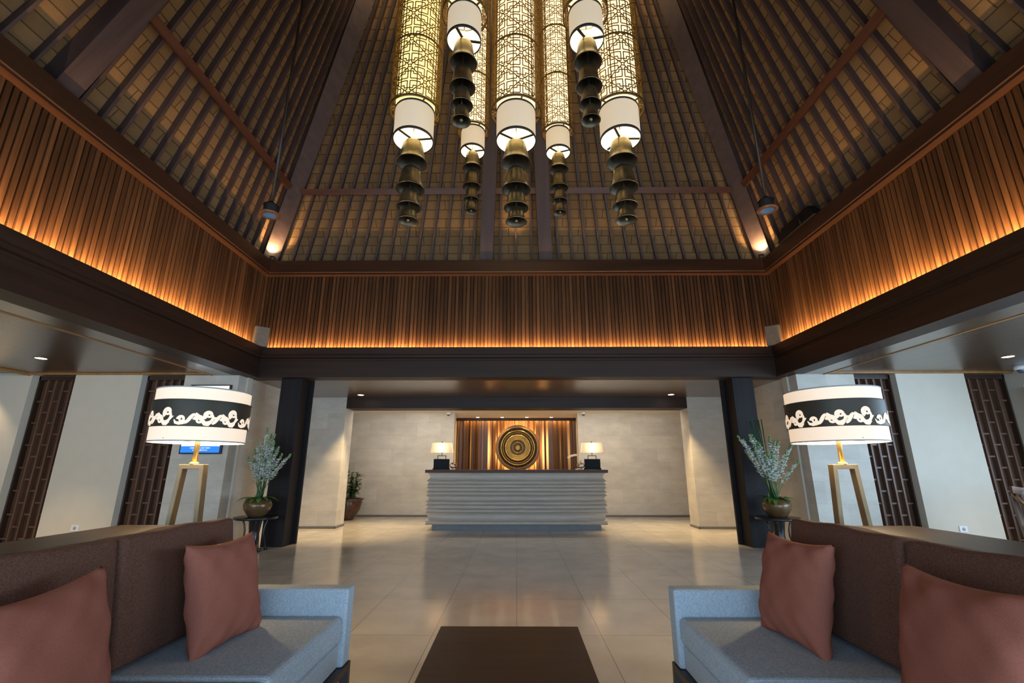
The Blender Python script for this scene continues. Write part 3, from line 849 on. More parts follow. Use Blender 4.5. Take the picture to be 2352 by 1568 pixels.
# ================================================================== PENDANTS
def fret(mb, rad, ncol, ch, z0, z1, w=0.0048, dth=0.004):
    """diamond and cross fretwork wrapped on a cylinder"""
    ca = 2 * PI / ncol
    def seg(p, q):
        n = max(1, int(abs(q[0] - p[0]) / 0.55 + 0.999))
        for i in range(n):
            u0 = i / n; u1 = (i + 1) / n
            a0, z_0 = p[0] + (q[0] - p[0]) * u0, p[1] + (q[1] - p[1]) * u0
            a1, z_1 = p[0] + (q[0] - p[0]) * u1, p[1] + (q[1] - p[1]) * u1
            if max(z_0, z_1) > z1 or min(z_0, z_1) < z0: 
                if min(z_0, z_1) < z0 - 0.001 and max(z_0, z_1) <= z0: continue
                if min(z_0, z_1) >= z1: continue
                # clip
                def cl(aa, za, ab, zb):
                    zc = min(max(za, z0), z1)
                    if abs(zb - za) < 1e-9: return aa, zc
                    t = (zc - za) / (zb - za); return aa + (ab - aa) * t, zc
                na0 = cl(a0, z_0, a1, z_1); na1 = cl(a1, z_1, a0, z_0)
                a0, z_0 = na0; a1, z_1 = na1
                if abs(a0 - a1) < 1e-6 and abs(z_0 - z_1) < 1e-6: continue
            A = Vector((rad * math.cos(a0 * ca), rad * math.sin(a0 * ca), z_0))
            B_ = Vector((rad * math.cos(a1 * ca), rad * math.sin(a1 * ca), z_1))
            if (B_ - A).length < 1e-4: continue
            am = (a0 + a1) / 2 * ca
            mb.bar(A, B_, w, dth, (math.cos(am), math.sin(am), 0))
    rows = int((z1 - z0) / ch) + 2
    for i in range(ncol):
        off = 0.5 if i % 2 else 0.0
        for j in range(-1, rows):
            cy = z0 + (j + off) * ch          # diamond centre; its nodes sit at +-ch/2 and at +-1 column
            if cy - ch / 2 > z1 or cy + ch / 2 < z0: continue
            cx = float(i)
            def P(u, v): return (cx + u, cy + v * ch / 2)
            # diagonals (upper two edges suffice: lower ones come from neighbours)
            seg(P(0.09, 0.91), P(0.91, 0.09)); seg(P(-0.09, 0.91), P(-0.91, 0.09))
            # node hexagon at the top
            nd = [(0.09, 0.91), (0.09, 1.09), (-0.09, 1.09), (-0.09, 0.91)]
            for a, b_ in zip(nd, nd[1:] + nd[:1]): seg(P(*a), P(*b_))
            for su in (-1, 1):
                for sv in (-1, 1):
                    q = [(0.22, 0.76), (0.085, 0.76), (0.085, 0.09), (0.70, 0.09), (0.70, 0.28)]
                    q = [(a * su, b_ * sv) for a, b_ in q]
                    for a, b_ in zip(q[:-1], q[1:]): seg(P(*a), P(*b_))
                    q = [(0.0, 0.60), (0.27, 0.60), (0.27, 0.42), (0.50, 0.42), (0.50, 0.0)]
                    q = [(a * su, b_ * sv) for a, b_ in q]
                    for a, b_ in zip(q[:-1], q[1:]): seg(P(*a), P(*b_))
def ringm(mb, rad, z, h, t, n=48):
    mb.lathe([(rad - t, z - h / 2), (rad + t, z - h / 2), (rad + t, z + h / 2), (rad - t, z + h / 2), (rad - t, z - h / 2)], n)
def bell(mb, z_top, h, r_):
    """flared bell, open underneath"""
    outer = [(0.0, 1.0), (0.22, 0.99), (0.42, 0.955), (0.57, 0.88), (0.655, 0.76), (0.705, 0.59), (0.75, 0.41), (0.805, 0.24), (0.885, 0.10), (0.96, 0.02), (1.0, 0.0)]
    prof = [(a * r_, z_top - h + b_ * h) for a, b_ in outer]
    prof += [(r_ * 0.985, z_top - h - 0.006), (r_ * 0.955, z_top - h - 0.002)]
    mb.cur = 0; mb.lathe(prof, 36)
    inner = [(a * r_ * 0.945, z_top - h - 0.002 + b_ * h * 0.955) for a, b_ in outer[::-1]]
    mb.cur = 1; mb.lathe(inner, 36)
    mb.cur = 0
pendant_cache = {}
def make_pendant(kind, core):
    """origin: centre of the open bottom rim of the lower shade"""
    big = kind == 'big'
    rc = 0.165 if big else 0.120           # inner cylinder radius
    rg = 0.212 if big else 0.160           # fretwork radius
    hs = 0.28 if big else 0.235            # lower shade height
    top = 3.2 if big else 2.75
    t = empty('pendant_lamp', (0, 0, 0))
    sh = MB(); sh.lathe([(rc, 0.0), (rc, hs)], 48)
    o = sh.build('lower_shade', M['pendant_shade'], t)
    MB().lathe([(rc - 0.004, 0.004), (rc - 0.004, hs + 0.1)], 48).build('shade_lining', M['pendant_in'], o)
    hem = MB(); ringm(hem, rc, 0.008, 0.022, 0.003); hem.build('lower_hem', M['dark_metal'], o)
    hem = MB(); ringm(hem, rc, hs, 0.016, 0.004); hem.build('upper_hem', M['dark_metal'], o)
    MB().lathe([(rc, hs), (rc, top), (0.0, top)], 48).build('glowing_core', core, t)
    sp = MB()
    for k in range(3):
        a = R(100) + 2 * PI * k / 3
        sp.bar((0, 0, 0.012), (rc * math.cos(a), rc * math.sin(a), 0.012), 0.019, 0.006)
    sp.tube([(0, 0, -0.70 if big else -0.62), (0, 0, hs)], 0.0045, 6)
    sp.build('spider', M['dark_metal'], t)
    cg = MB(); fret(cg, rg, 10 if big else 8, 0.28 if big else 0.26, hs + 0.01, hs + 2.5 if big else hs + 2.2, 0.0074 if big else 0.0062)
    cg.build('fretwork_cage', M['cage'], t)
    rn = MB(); z = hs
    first = True
    while z < top:
        ringm(rn, rg, z, 0.020 if first else 0.014, 0.004); z += 0.62; first = False
    for k in range(4):
        a = R(20) + k * PI / 2
        rn.bar((rc * math.cos(a), rc * math.sin(a), hs), (rg * math.cos(a), rg * math.sin(a), hs), 0.012, 0.008)
    for k in range(4):     # plain slats that carry the cage where the fretwork ends
        a = R(45) + k * PI / 2
        rn.bar((rg * math.cos(a), rg * math.sin(a), hs), (rg * math.cos(a), rg * math.sin(a), top), 0.008, 0.004, (math.cos(a), math.sin(a), 0))
    rn.build('cage_ring', M['cage_ring'], t)
    # bells
    if big: spec = [(0.0, 0.215, 0.130), (-0.255, 0.205, 0.119), (-0.465, 0.160, 0.101), (-0.620, 0.130, 0.087)]
    else: spec = [(0.0, 0.190, 0.099), (-0.218, 0.180, 0.091), (-0.400, 0.145, 0.077), (-0.550, 0.120, 0.066)]
    for i, (zt, h, r_) in enumerate(spec):
        mb = MB(); bell(mb, zt, h, r_)
        bo = mb.build('bell', [M['bronze'], M['bronze_in']], t)
        if i == 3:
            MB().sphere((0, 0, zt - h + 0.012), 0.014, 0.014, 0.018, 10, 8).build('clapper', M['bronze'], bo)
    # suspension rod and top plate
    MB().tube([(0, 0, top), (0, 0, top + (2.9 if big else 2.7))], 0.012, 8).build('suspension_rod', M['dark_metal'], t)
    return t
pend = [('big', -0.862, 3.30, 3.845, 'y', 'large lattice pendant lamp with bronze bells, leftmost and yellowest'),
        ('big', 0.004, 3.30, 3.835, 'w', 'large lattice pendant lamp with bronze bells, in the middle of the cluster'),
        ('big', 0.880, 3.30, 3.845, 'w', 'large lattice pendant lamp with bronze bells, rightmost of the cluster'),
        ('small', -0.365, 2.60, 4.11, 'w', 'raised nearer pendant lamp with dark bells, left one of the high pair'),
        ('small', 0.505, 2.60, 4.11, 'w', 'raised nearer pendant lamp with dark bells, right one of the high pair'),
        ('small', -0.435, 4.00, 4.27, 'w', 'narrow farther pendant lamp with small bells, left of the middle one'),
        ('small', 0.430, 4.00, 4.25, 'w', 'narrow farther pendant lamp with small bells, right of the middle one')]
protos = {}
for kind, x, y, z, cc, label in pend:
    if (kind) not in protos:
        t = make_pendant(kind, M['pendant_core_y' if cc == 'y' else 'pendant_core']); protos[kind] = t
    else:
        t = copy_tree(protos[kind])
    for ch in kids(t):
        if ch.name.startswith('glowing_core') and kind == 'big':
            if cc == 'w' :
                ch.data = ch.data.copy(); ch.data.materials[0] = M['pendant_core']
    t.location = (x, y, z)
    t.rotation_euler = (0, 0, {(-0.862): 0.25, 0.004: -0.1, 0.88: 0.35, -0.365: 0.5, 0.505: 0.15, -0.435: 0.2, 0.43: 0.0}.get(x, 0))
    tag(t, label, 'pendant lamp', 'cluster of lattice pendant lamps')
    point('pendant_bulb', (x, y, z - 0.0 + 0.10), 0.9 if kind == 'big' else 0.6, (1.0, 0.85, 0.55), 0.04)
# added unseen spots above the pendants that brighten the thatch
for x, y in ((-0.862, 3.3), (0.0, 3.3), (0.88, 3.3)):
    spot('roof_fill_spot', (x, y + 0.1, 7.15), (x, y, 12), 75, (1.0, 0.70, 0.36), 165, 0.4, 0.12)

# ================================================================== HANGING SPEAKERS / CORNER SPEAKERS
def hang_speaker(x, y, z, label):
    t = empty('pendant_speaker', (x, y, z), 0, label, 'speaker', 'hanging round speakers')
    MB().lathe([(0.0, 0.20), (0.03, 0.20), (0.045, 0.165), (0.085, 0.155), (0.10, 0.14), (0.088, 0.12), (0.09, 0.03), (0.075, 0.02)], 32).build('housing', M['blackmat'], t)
    MB().lathe([(0.075, 0.035), (0.115, 0.03), (0.13, 0.012), (0.13, 0.0), (0.115, -0.008), (0.080, -0.004), (0.078, 0.006)], 36).build('rim', M['spk_rim'], t)
    MB().lathe([(0.080, -0.003), (0.045, 0.004), (0.0, 0.006)], 32).build('cone', M['spk_face'], t)
    # roof height straight above
    d = max(abs(x), abs(y - YC)); zr = ZE + (ZA - ZE) * (1 - d / HR)
    t.scale = (0.84, 0.84, 0.84)
    MB().tube([(0, 0, 0.19), (0, 0, (zr - z - 0.05) / 0.84)], 0.020, 10).build('rod', M['dark_metal'], t)
hang_speaker(-2.76, 4.6, 3.925, 'round black speaker hanging on a rod near the left hip rafter')
hang_speaker(2.80, 4.6, 3.955, 'round black speaker hanging on a rod near the right hip rafter')
def corner_speaker(s, label):
    t = empty('wall_speaker', (s * 4.33, 7.50, 3.16), s * R(-38), label, 'speaker', 'corner box speakers')
    MB().box(-0.115, 0.115, -0.05, 0.07, 0.0, 0.34).build('cabinet', M['speaker_box'], t, bevel=0.012)
    mb = MB(); mb.lathe([(0.075, 0.052), (0.070, 0.055), (0.05, 0.05), (0, 0.052)], 28, (0, 0, 0.14), 'y'); mb.lathe([(0.03, 0.052), (0.0, 0.056)], 20, (0, 0, 0.27), 'y')
    mb.build('driver', M['speaker_box'], t)
    MB().sphere((0, -0.052, 0.045), 0.008, None, None, 8, 6).build('badge', M['brass_bright'], t)
corner_speaker(-1, 'small beige box speaker in the left corner above the ring beam')
corner_speaker(1, 'small beige box speaker in the right corner above the ring beam')
bs = empty('speaker_cabinet', (4.40, 6.45, 4.76), 0, 'black wedge-shaped cabinet lying on the cap beam in the right corner', 'speaker')
mb = MB(); mb.add([(-0.06, -0.42, 0), (0.11, -0.42, 0), (0.11, 0.55, 0), (-0.06, 0.55, 0), (-0.06, -0.30, 0.20), (0.06, -0.30, 0.20), (0.06, 0.40, 0.20), (-0.06, 0.40, 0.20)],
                  [(0, 3, 2, 1), (4, 5, 6, 7), (0, 1, 5, 4), (1, 2, 6, 5), (2, 3, 7, 6), (3, 0, 4, 7)])
mb.build('cabinet', M['blackmat'], bs, bevel=0.01)
MB().tube([(-0.07, -0.1, 0.02), (-0.07, -0.1, 0.09), (-0.075, -0.06, 0.12)], 0.008, 8).build('bracket', M['dark_metal'], bs)

# ================================================================== FLOOR LAMPS
def spiral(cx, cy, r0, a0, turns, dirn=1, w0=0.010, w1=0.004, shrink=0.18, n=26):
    pts = []
    for i in range(n + 1):
        u = i / n
        r_ = r0 * (1 - u * (1 - shrink)); a = a0 + dirn * u * turns * 2 * PI
        pts.append((cx + r_ * math.cos(a), cy + r_ * math.sin(a), w0 + (w1 - w0) * u))
    return pts
def stroke(mb, pts, rad, seam):
    """flat ribbon of varying width laid on a cylinder; x is arc length, y is height"""
    vs = []
    n = len(pts)
    for i, (x, y, w) in enumerate(pts):
        w = w * 1.3
        x0, y0, _ = pts[max(0, i - 1)]; x1, y1, _ = pts[min(n - 1, i + 1)]
        tx, ty = x1 - x0, y1 - y0; l_ = math.hypot(tx, ty) or 1; nx, ny = -ty / l_, tx / l_
        for s in (-1, 1):
            X = x + nx * w * s; Z = y + ny * w * s
            a = seam + X / rad
            vs.append((rad * math.cos(a), rad * math.sin(a), Z))
    fs = [(2 * i, 2 * i + 2, 2 * i + 3, 2 * i + 1) for i in range(n - 1)]
    mb.add(vs, fs)
def floor_lamp(x, y, mirror, label):
    t = empty('floor_lamp', (x, y, 0), 0, label, 'floor lamp', 'tall brass floor lamps')
    RS = 0.272; z0, z1 = 1.355, 1.685
    # splayed frame of flat bars
    fr = MB()
    zt = 1.215
    d = 0.052; wb = 0.028
    for s in (-1, 1):
        xt0, xt1 = s * 0.080, s * (0.080 - wb)
        xb0, xb1 = s * 0.150, s * (0.150 - wb)
        vs = [(xb0, -d / 2, 0.02), (xb1, -d / 2, 0.02), (xb1, d / 2, 0.02), (xb0, d / 2, 0.02), (xt0, -d / 2, zt), (xt1, -d / 2, zt), (xt1, d / 2, zt), (xt0, d / 2, zt)]
        lg = MB().add(vs, [(0, 3, 2, 1), (4, 5, 6, 7), (0, 1, 5, 4), (1, 2, 6, 5), (2, 3, 7, 6), (3, 0, 4, 7)])
        lg.build('leg', M['brass'], t, bevel=0.002, seg=1)
    MB().box(-0.0805, 0.0805, -d / 2 - 0.0005, d / 2 + 0.0005, zt - 0.028, zt + 0.001).build('top_bar', M['brass'], t, bevel=0.002, seg=1)
    MB().box(-0.20, 0.20, -0.14, 0.14, 0, 0.02).build('foot_plate', M['brass'], t, bevel=0.003)
    mb = MB(); mb.lathe([(0, zt), (0.028, zt), (0.028, zt + 0.010), (0.018, zt + 0.016), (0.0, zt + 0.016)], 20)
    mb.tube([(0, 0, zt), (0, 0, z0 + 0.20)], 0.015, 14); mb.build('stem', M['brass_bright'], t)
    sh = MB().lathe([(RS, z0), (RS, z1)], 96).build('lamp_shade', M['shade'], t)
    MB().lathe([(RS - 0.004, z0 + 0.002), (RS - 0.004, z1 - 0.002)], 96).build('shade_lining', M['shade_in'], sh)
    hm = MB(); ringm(hm, RS, z0, 0.008, 0.0025, 96); hm.build('lower_hem', M['slotdark'], sh)
    hm = MB(); ringm(hm, RS, z1, 0.008, 0.0025, 96); hm.build('upper_hem', M['slotdark'], sh)
    sp = MB()
    for k in range(3):
        a = 2 * PI * k / 3 + 0.4
        sp.tube([(0, 0, z0 + 0.015), (RS * math.cos(a), RS * math.sin(a), z0 + 0.015)], 0.003, 6)
    sp.build('spider', M['dark_metal'], sh)
    RB = RS + 0.007; b0, b1 = z0 + 0.088, z0 + 0.250
    mb = MB(); mb.lathe([(RB, b0), (RB, b1)], 96)
    ringm(mb, RB + 0.001, b0, 0.004, 0.002, 96); ringm(mb, RB + 0.001, b1, 0.004, 0.002, 96)
    band = mb.build('metal_band', M['band'], t)
    # openwork scrolls through which the glowing shade shows
    sc = MB(); RC = RB + 0.0025; circ = 2 * PI * RC
    face = math.atan2(-y, -x)                      # towards the room
    seam = face - 0.5 * circ / RC
    def motif(x0, k, f=1):
        b_ = b0 + 0.013
        big = k == 1
        if k in (0, 1):
            r_ = 0.026
            # lower volute and S arm
            stroke(sc, spiral(x0 + f * 0.030, b_ + 0.024, r_, PI if f > 0 else 0, 1.35, -f if f > 0 else 1, 0.0075, 0.0035, 0.2), RC, seam)
            pts = []
            for i in range(15):
                u = i / 14
                pts.append((x0 + f * (-0.045 + 0.05 * u), b_ + 0.004 + 0.055 * (0.5 - 0.5 * math.cos(PI * u)), 0.004 + 0.0045 * math.sin(PI * u)))
            stroke(sc, pts, RC, seam)
            pts = []
            for i in range(15):
                u = i / 14
                pts.append((x0 + f * (0.005 + 0.06 * u), b_ + 0.059 - 0.060 * u ** 1.3, 0.0085))
            stroke(sc, pts, RC, seam)
            # raised volute
            hgt = 0.075 if not big else 0.088
            stroke(sc, spiral(x0 + f * 0.078, b_ + hgt - 0.018, 0.024 + 0.004 * big, 1.35 * PI if f > 0 else -0.35 * PI, 1.45, -f, 0.0075, 0.0035, 0.2), RC, seam)
            pts = []
            for i in range(17):
                u = i / 16; a = -0.5 * PI + u * 0.95 * PI
                pts.append((x0 + f * (0.066 + 0.036 * math.cos(a)), b_ + hgt * 0.52 + hgt * 0.42 * math.sin(a), 0.0075 - 0.003 * u))
            stroke(sc, pts, RC, seam)
            # leaf tips
            stroke(sc, [(x0 + f * 0.098, b_ + 0.030, 0.007), (x0 + f * 0.108, b_ + 0.040, 0.006), (x0 + f * 0.120, b_ + 0.045, 0.001)], RC, seam)
            stroke(sc, [(x0 + f * 0.058, b_ + 0.000, 0.007), (x0 + f * 0.080, b_ - 0.002, 0.008), (x0 + f * 0.098, b_ + 0.012, 0.003)], RC, seam)
        else:
            stroke(sc, spiral(x0 + f * 0.02, b_ + 0.026, 0.020, PI, 1.2, -1, 0.007, 0.0035, 0.25), RC, seam)
            stroke(sc, [(x0 - 0.02, b_ + 0.024, 0.002), (x0 - 0.010, b_ + 0.006, 0.006), (x0 + 0.010, b_ + 0.002, 0.008), (x0 + 0.035, b_ + 0.003, 0.006), (x0 + 0.041, b_ + 0.022, 0.005)], RC, seam)
    xx = 0.05; seq = [0, 1, 2, 0, 1, 2, 0, 1, 2, 0, 1]; i = 0
    while xx < circ - 0.14:
        k = seq[i % len(seq)]; motif(xx + 0.04, k); xx += 0.145 if k in (0, 1) else 0.085; i += 1
    sc.build('scroll_openwork', M['shade'], band)
    point('floor_lamp_bulb', (x, y, z0 + 0.055), 26, (1.0, 0.70, 0.36), 0.05)
    point('floor_lamp_bulb', (x, y, z0 + 0.25), 10, (1.0, 0.72, 0.40), 0.05)
    return t
floor_lamp(-2.105, 3.10, False, 'tall brass floor lamp with scroll-banded drum shade behind the left console')
floor_lamp(2.105, 3.10, True, 'tall brass floor lamp with scroll-banded drum shade behind the right console')

# ================================================================== CONSOLES
def console(s, label):
    t = empty('console_table', (s * 2.05 - 0.01, 1.72, 0), 0, label, 'console table', 'dark consoles behind the sofas')
    MB().box(-0.235, 0.235, -1.15, 1.13, 0.825, 0.875).build('top', M['console'], t, bevel=0.003)
    for y in (-1.08, 1.06): MB().box(-0.21, 0.21, y - 0.025, y + 0.025, 0, 0.825).build('end_panel', M['leg'], t)
    MB().box(-0.21, 0.21, -1.055, 1.035, 0.20, 0.235).build('shelf', M['leg'], t)
    for xa in (-0.215, 0.19): MB().box(xa, xa + 0.025, -1.055, 1.035, 0.72, 0.825).build('apron', M['leg'], t)
console(-1, 'long dark timber console table behind the left sofa')
console(1, 'long dark timber console table behind the right sofa')

# ================================================================== SOFAS
def cushion_mesh(w, h, t_, n=22, puff=0.6, corner=0.0, seed=0, wr=0.0):
    """soft pad: w along y, h along z, t_ thick along x, centred"""
    rr = random.Random(seed)
    ph = [rr.uniform(0, 6.28) for _ in range(8)]
    mb = MB()
    vs = []; fs = []
    for side in (-1, 1):
        for i in range(n + 1):
            for j in range(n + 1):
                u = -1 + 2 * i / n; v = -1 + 2 * j / n
                su = math.copysign(abs(u) ** 0.85, u); sv = math.copysign(abs(v) ** 0.85, v)
                prof = max(0.0, (1 - abs(su) ** 2.6)) ** puff * max(0.0, (1 - abs(sv) ** 2.6)) ** puff
                # edges bow in between the corners
                yy = su * w / 2 * (1 - corner * (1 - sv * sv) * abs(su) ** 3)
                zz = sv * h / 2 * (1 - corner * (1 - su * su) * abs(sv) ** 3)
                ed = max(abs(su), abs(sv))
                wrk = wr * (math.sin(su * 9 + ph[0] + 2 * sv) * math.sin(sv * 5 + ph[1]) * 0.5 + math.sin((su - sv) * 13 + ph[2]) * 0.35 * ed) * (0.3 + 0.7 * (1 - prof)) * (1 if prof > 0.02 else 0)
                vs.append((side * (prof * t_ / 2 + wrk * 1.0), yy, zz))
    m_ = (n + 1) * (n + 1)
    for s in (0, 1):
        for i in range(n):
            for j in range(n):
                a = s * m_ + i * (n + 1) + j
                f = (a, a + n + 1, a + n + 2, a + 1)
                fs.append(f if s else f[::-1])
    mb.add(vs, fs, True)
    return mb
def sofa(s, label):
    """s = -1 left, seat faces +x; built in world-like coordinates about the sofa base"""
    ox = -0.03 + s * 1.25; oy = 1.83
    t = empty('sofa', (ox, oy, 0), 0, label, 'sofa', 'facing grey sofas')
    def X(v): return s * v          # local x, away from the aisle positive
    def bx(x0, x1, y0, y1, z0, z1): a, b_ = sorted((X(x0), X(x1))); return MB().box(a, b_, y0, y1, z0, z1)
    # aisle edge at local -0.445; back at +0.50
    fe, bk = -0.445, 0.50
    ya, yn = 0.80, -0.86
    for (y0, y1, nm) in ((0.70, 0.80, 'arm'), (yn - 0.0, yn + 0.10, 'arm')):
        bx(fe, bk, y0, y1, 0.27, 0.615).build(nm, M['sofa'], t, bevel=0.014, seg=3)
    bx(fe + 0.025, bk - 0.02, yn + 0.09, 0.71, 0.27, 0.375).build('seat_base', M['sofa'], t, bevel=0.012, seg=3)
    # seat cushions
    mid = -0.01
    for (y0, y1) in ((mid + 0.002, 0.699), (yn + 0.101, mid - 0.002)):
        c = bx(fe + 0.012, 0.30, y0, y1, 0.378, 0.498).build('seat_cushion', M['sofa'], t, bevel=0.028, seg=4)
        for p in c.data.polygons: p.use_smooth = False
    bx(0.32, bk, yn + 0.09, 0.71, 0.37, 0.74).build('back_frame', M['sofa'], t, bevel=0.014, seg=3)
    # back cushions: boxy with soft crown
    for (y0, y1, sd) in ((mid + 0.004, 0.70, 1), (yn + 0.10, mid - 0.004, 2)):
        w = y1 - y0; h = 0.44; th = 0.155
        mb = MB(); n = 16; vs = []; fs = []
        def pt(u, v, side):
            # rounded slab; front side bulges
            e = max(abs(u), abs(v))
            bulge = (1 - u * u) * (1 - v * v)
            xx = side * (th / 2) + (0.022 * bulge if side < 0 else -0.008 * bulge) * (-1)
            crown = 0.010 * (1 - u * u) * (1 if v > 0 else 0) * v
            return (xx * 1.0, u * w / 2, v * h / 2 + crown + 0.004 * math.sin(u * 7 + sd) * max(0, v))
        grid = {}
        for side in (-1, 1):
            for i in range(n + 1):
                for j in range(n + 1):
                    u = -1 + 2 * i / n; v = -1 + 2 * j / n
                    grid[(side, i, j)] = len(vs); vs.append(pt(u, v, side))
        for side in (-1, 1):
            for i in range(n):
                for j in range(n):
                    fs.append((grid[(side, i, j)], grid[(side, i + 1, j)], grid[(side, i + 1, j + 1)], grid[(side, i, j + 1)]))
        for i in range(n):
            for j in (0, n):
                fs.append((grid[(-1, i, j)], grid[(-1, i + 1, j)], grid[(1, i + 1, j)], grid[(1, i, j)]))
                fs.append((grid[(-1, j, i)], grid[(-1, j, i + 1)], grid[(1, j, i + 1)], grid[(1, j, i)]))
        mb.add(vs, fs, True)
        o = mb.build('back_cushion', M['back_cushion'], t, bevel=0.022, seg=4)
        # lean back about 7 degrees; local -x side faces the seat
        o.location = (X(0.222), (y0 + y1) / 2, 0.718)
        o.rotation_euler = (0, R(8) * s, 0 if s > 0 else 0)
        if s < 0: o.scale = (-1, 1, 1)
    # dark frame legs
    fr = MB()
    for y in (yn + 0.025, 0.775):
        pass
    for y0, y1 in ((yn - 0.005, yn + 0.035), (0.765, 0.805)):
        leg = MB()
        for (xa, xb) in ((fe - 0.005, fe + 0.035), (bk - 0.04, bk)):
            a, b_ = sorted((X(xa), X(xb))); leg.box(a, b_, y0, y1, 0, 0.27)
        a, b_ = sorted((X(fe - 0.005), X(bk))); leg.box(a, b_, y0, y1, 0.0, 0.03)
        leg.build('leg_frame', M['leg'], t, bevel=0.002, seg=1)
    rl = MB(); a, b_ = sorted((X(fe - 0.005), X(fe + 0.035))); rl.box(a, b_, yn + 0.035, 0.765, 0.235, 0.27)
    rl.build('front_rail', M['leg'], t, bevel=0.002, seg=1)
    rl = MB(); a, b_ = sorted((X(bk - 0.04), X(bk))); rl.box(a, b_, yn + 0.035, 0.765, 0.235, 0.27)
    rl.build('rear_rail', M['leg'], t, bevel=0.002, seg=1)
    return t
sofa(-1, 'grey woven two-seat sofa with brown back cushions on the left')
sofa(1, 'grey woven two-seat sofa with brown back cushions on the right')

def throw(x, y, z, rot, w, h, t_, seed, label):
    o = cushion_mesh(w, h, t_, 34, 0.5, 0.11, seed, 0.016).build('throw_pillow', M['pillow'])
    o.location = (x, y, z); o.rotation_euler = rot
    # seam piping around the edge
    return tag(o, label, 'pillow', 'terracotta throw pillows')
throw(-1.250, 2.175, 0.690, (0, R(-13), R(-5)), 0.42, 0.43, 0.15, 1, 'terracotta throw pillow at the far end of the left sofa')
throw(-1.235, 1.355, 0.678, (R(2), R(-13), R(5)), 0.47, 0.44, 0.16, 2, 'terracotta throw pillow at the near end of the left sofa')
throw(1.195, 2.205, 0.692, (0, R(13), R(6)), 0.42, 0.43, 0.15, 3, 'terracotta throw pillow at the far end of the right sofa')
throw(1.185, 1.40, 0.690, (R(-2), R(13), R(-5)), 0.47, 0.45, 0.16, 4, 'terracotta throw pillow at the near end of the right sofa')

# ================================================================== COFFEE TABLE
ct = empty('coffee_table', (-0.038, 1.95, 0), 0, 'low dark timber coffee table between the two sofas', 'coffee table')
MB().box(-0.348, 0.348, -0.72, 0.69, 0.38, 0.42).build('top', M['table'], ct, bevel=0.003)
for x in (-0.31, 0.31):
    for y in (-0.68, 0.65): MB().box(x - 0.03, x + 0.03, y - 0.03, y + 0.03, 0, 0.38).build('leg', M['leg'], ct)
MB().box(-0.31, 0.31, -0.68, 0.65, 0.12, 0.145).build('shelf', M['table'], ct)

# ================================================================== SIDE TABLES + FLOWERS
def side_table(x, y, s, label):
    t = empty('side_table', (x, y, 0), 0, label, 'side table', 'round black side tables')
    MB().lathe([(0, 0.452), (0.29, 0.452), (0.305, 0.458), (0.305, 0.482), (0.295, 0.488), (0, 0.488)], 40).build('top', M['black'], t)
    for k in range(3):
        a = R(-60) + 2 * PI * k / 3 if s < 0 else R(-120) - 2 * PI * k / 3
        ca, sa = math.cos(a), math.sin(a)
        def Q(r_, z): return (r_ * ca, r_ * sa, z)
        pr = [(0.12, 0.45), (0.19, 0.435), (0.165, 0.38), (0.145, 0.30), (0.145, 0.22), (0.17, 0.14), (0.195, 0.07), (0.20, 0.02), (0.215, 0.013)]
        # smooth the leg
        mb = MB(); pts = []
        for i in range(len(pr) - 1):
            for q in range(4):
                u = q / 4; pts.append(Q(pr[i][0] * (1 - u) + pr[i + 1][0] * u, pr[i][1] * (1 - u) + pr[i + 1][1] * u))
        pts.append(Q(*pr[-1]))
        mb.tube(pts, 0.013, 8); mb.lathe([(0, 0), (0.028, 0), (0.028, 0.02), (0, 0.02)], 12, (pts[-1][0], pts[-1][1], 0))
        mb.build('leg', M['black'], t)
    MB().lathe([(0, 0.0), (0.12, 0.0), (0.12, 0.03), (0.085, 0.05), (0.07, 0.25), (0.09, 0.42), (0.13, 0.452), (0, 0.452)], 28).build('pedestal', M['black'], t)
    return t
side_table(-3.885, 7.30, -1, 'round black side table by the left column')
side_table(3.855, 7.30, 1, 'round black side table by the right column')
def leafm(mb, base, dirv, ln, wd, droop, n=6, up=(0, 0, 1)):
    base = Vector(base); d = Vector(dirv).normalized(); side = d.cross(Vector(up))
    if side.length < 1e-3: side = d.cross(Vector((1, 0, 0)))
    side.normalize(); vs = []; fs = []
    for i in range(n + 1):
        u = i / n
        p = base + d * ln * u + Vector((0, 0, -droop * u * u))
        w = wd * math.sin(PI * min(0.98, 0.08 + 0.92 * u)) ** 0.8
        vs += [p - side * w + Vector((0, 0, w * 0.25)), p, p + side * w + Vector((0, 0, w * 0.25))]
    for i in range(n):
        a = i * 3
        fs += [(a, a + 1, a + 4, a + 3), (a + 1, a + 2, a + 5, a + 4)]
    mb.add(vs, fs, True)
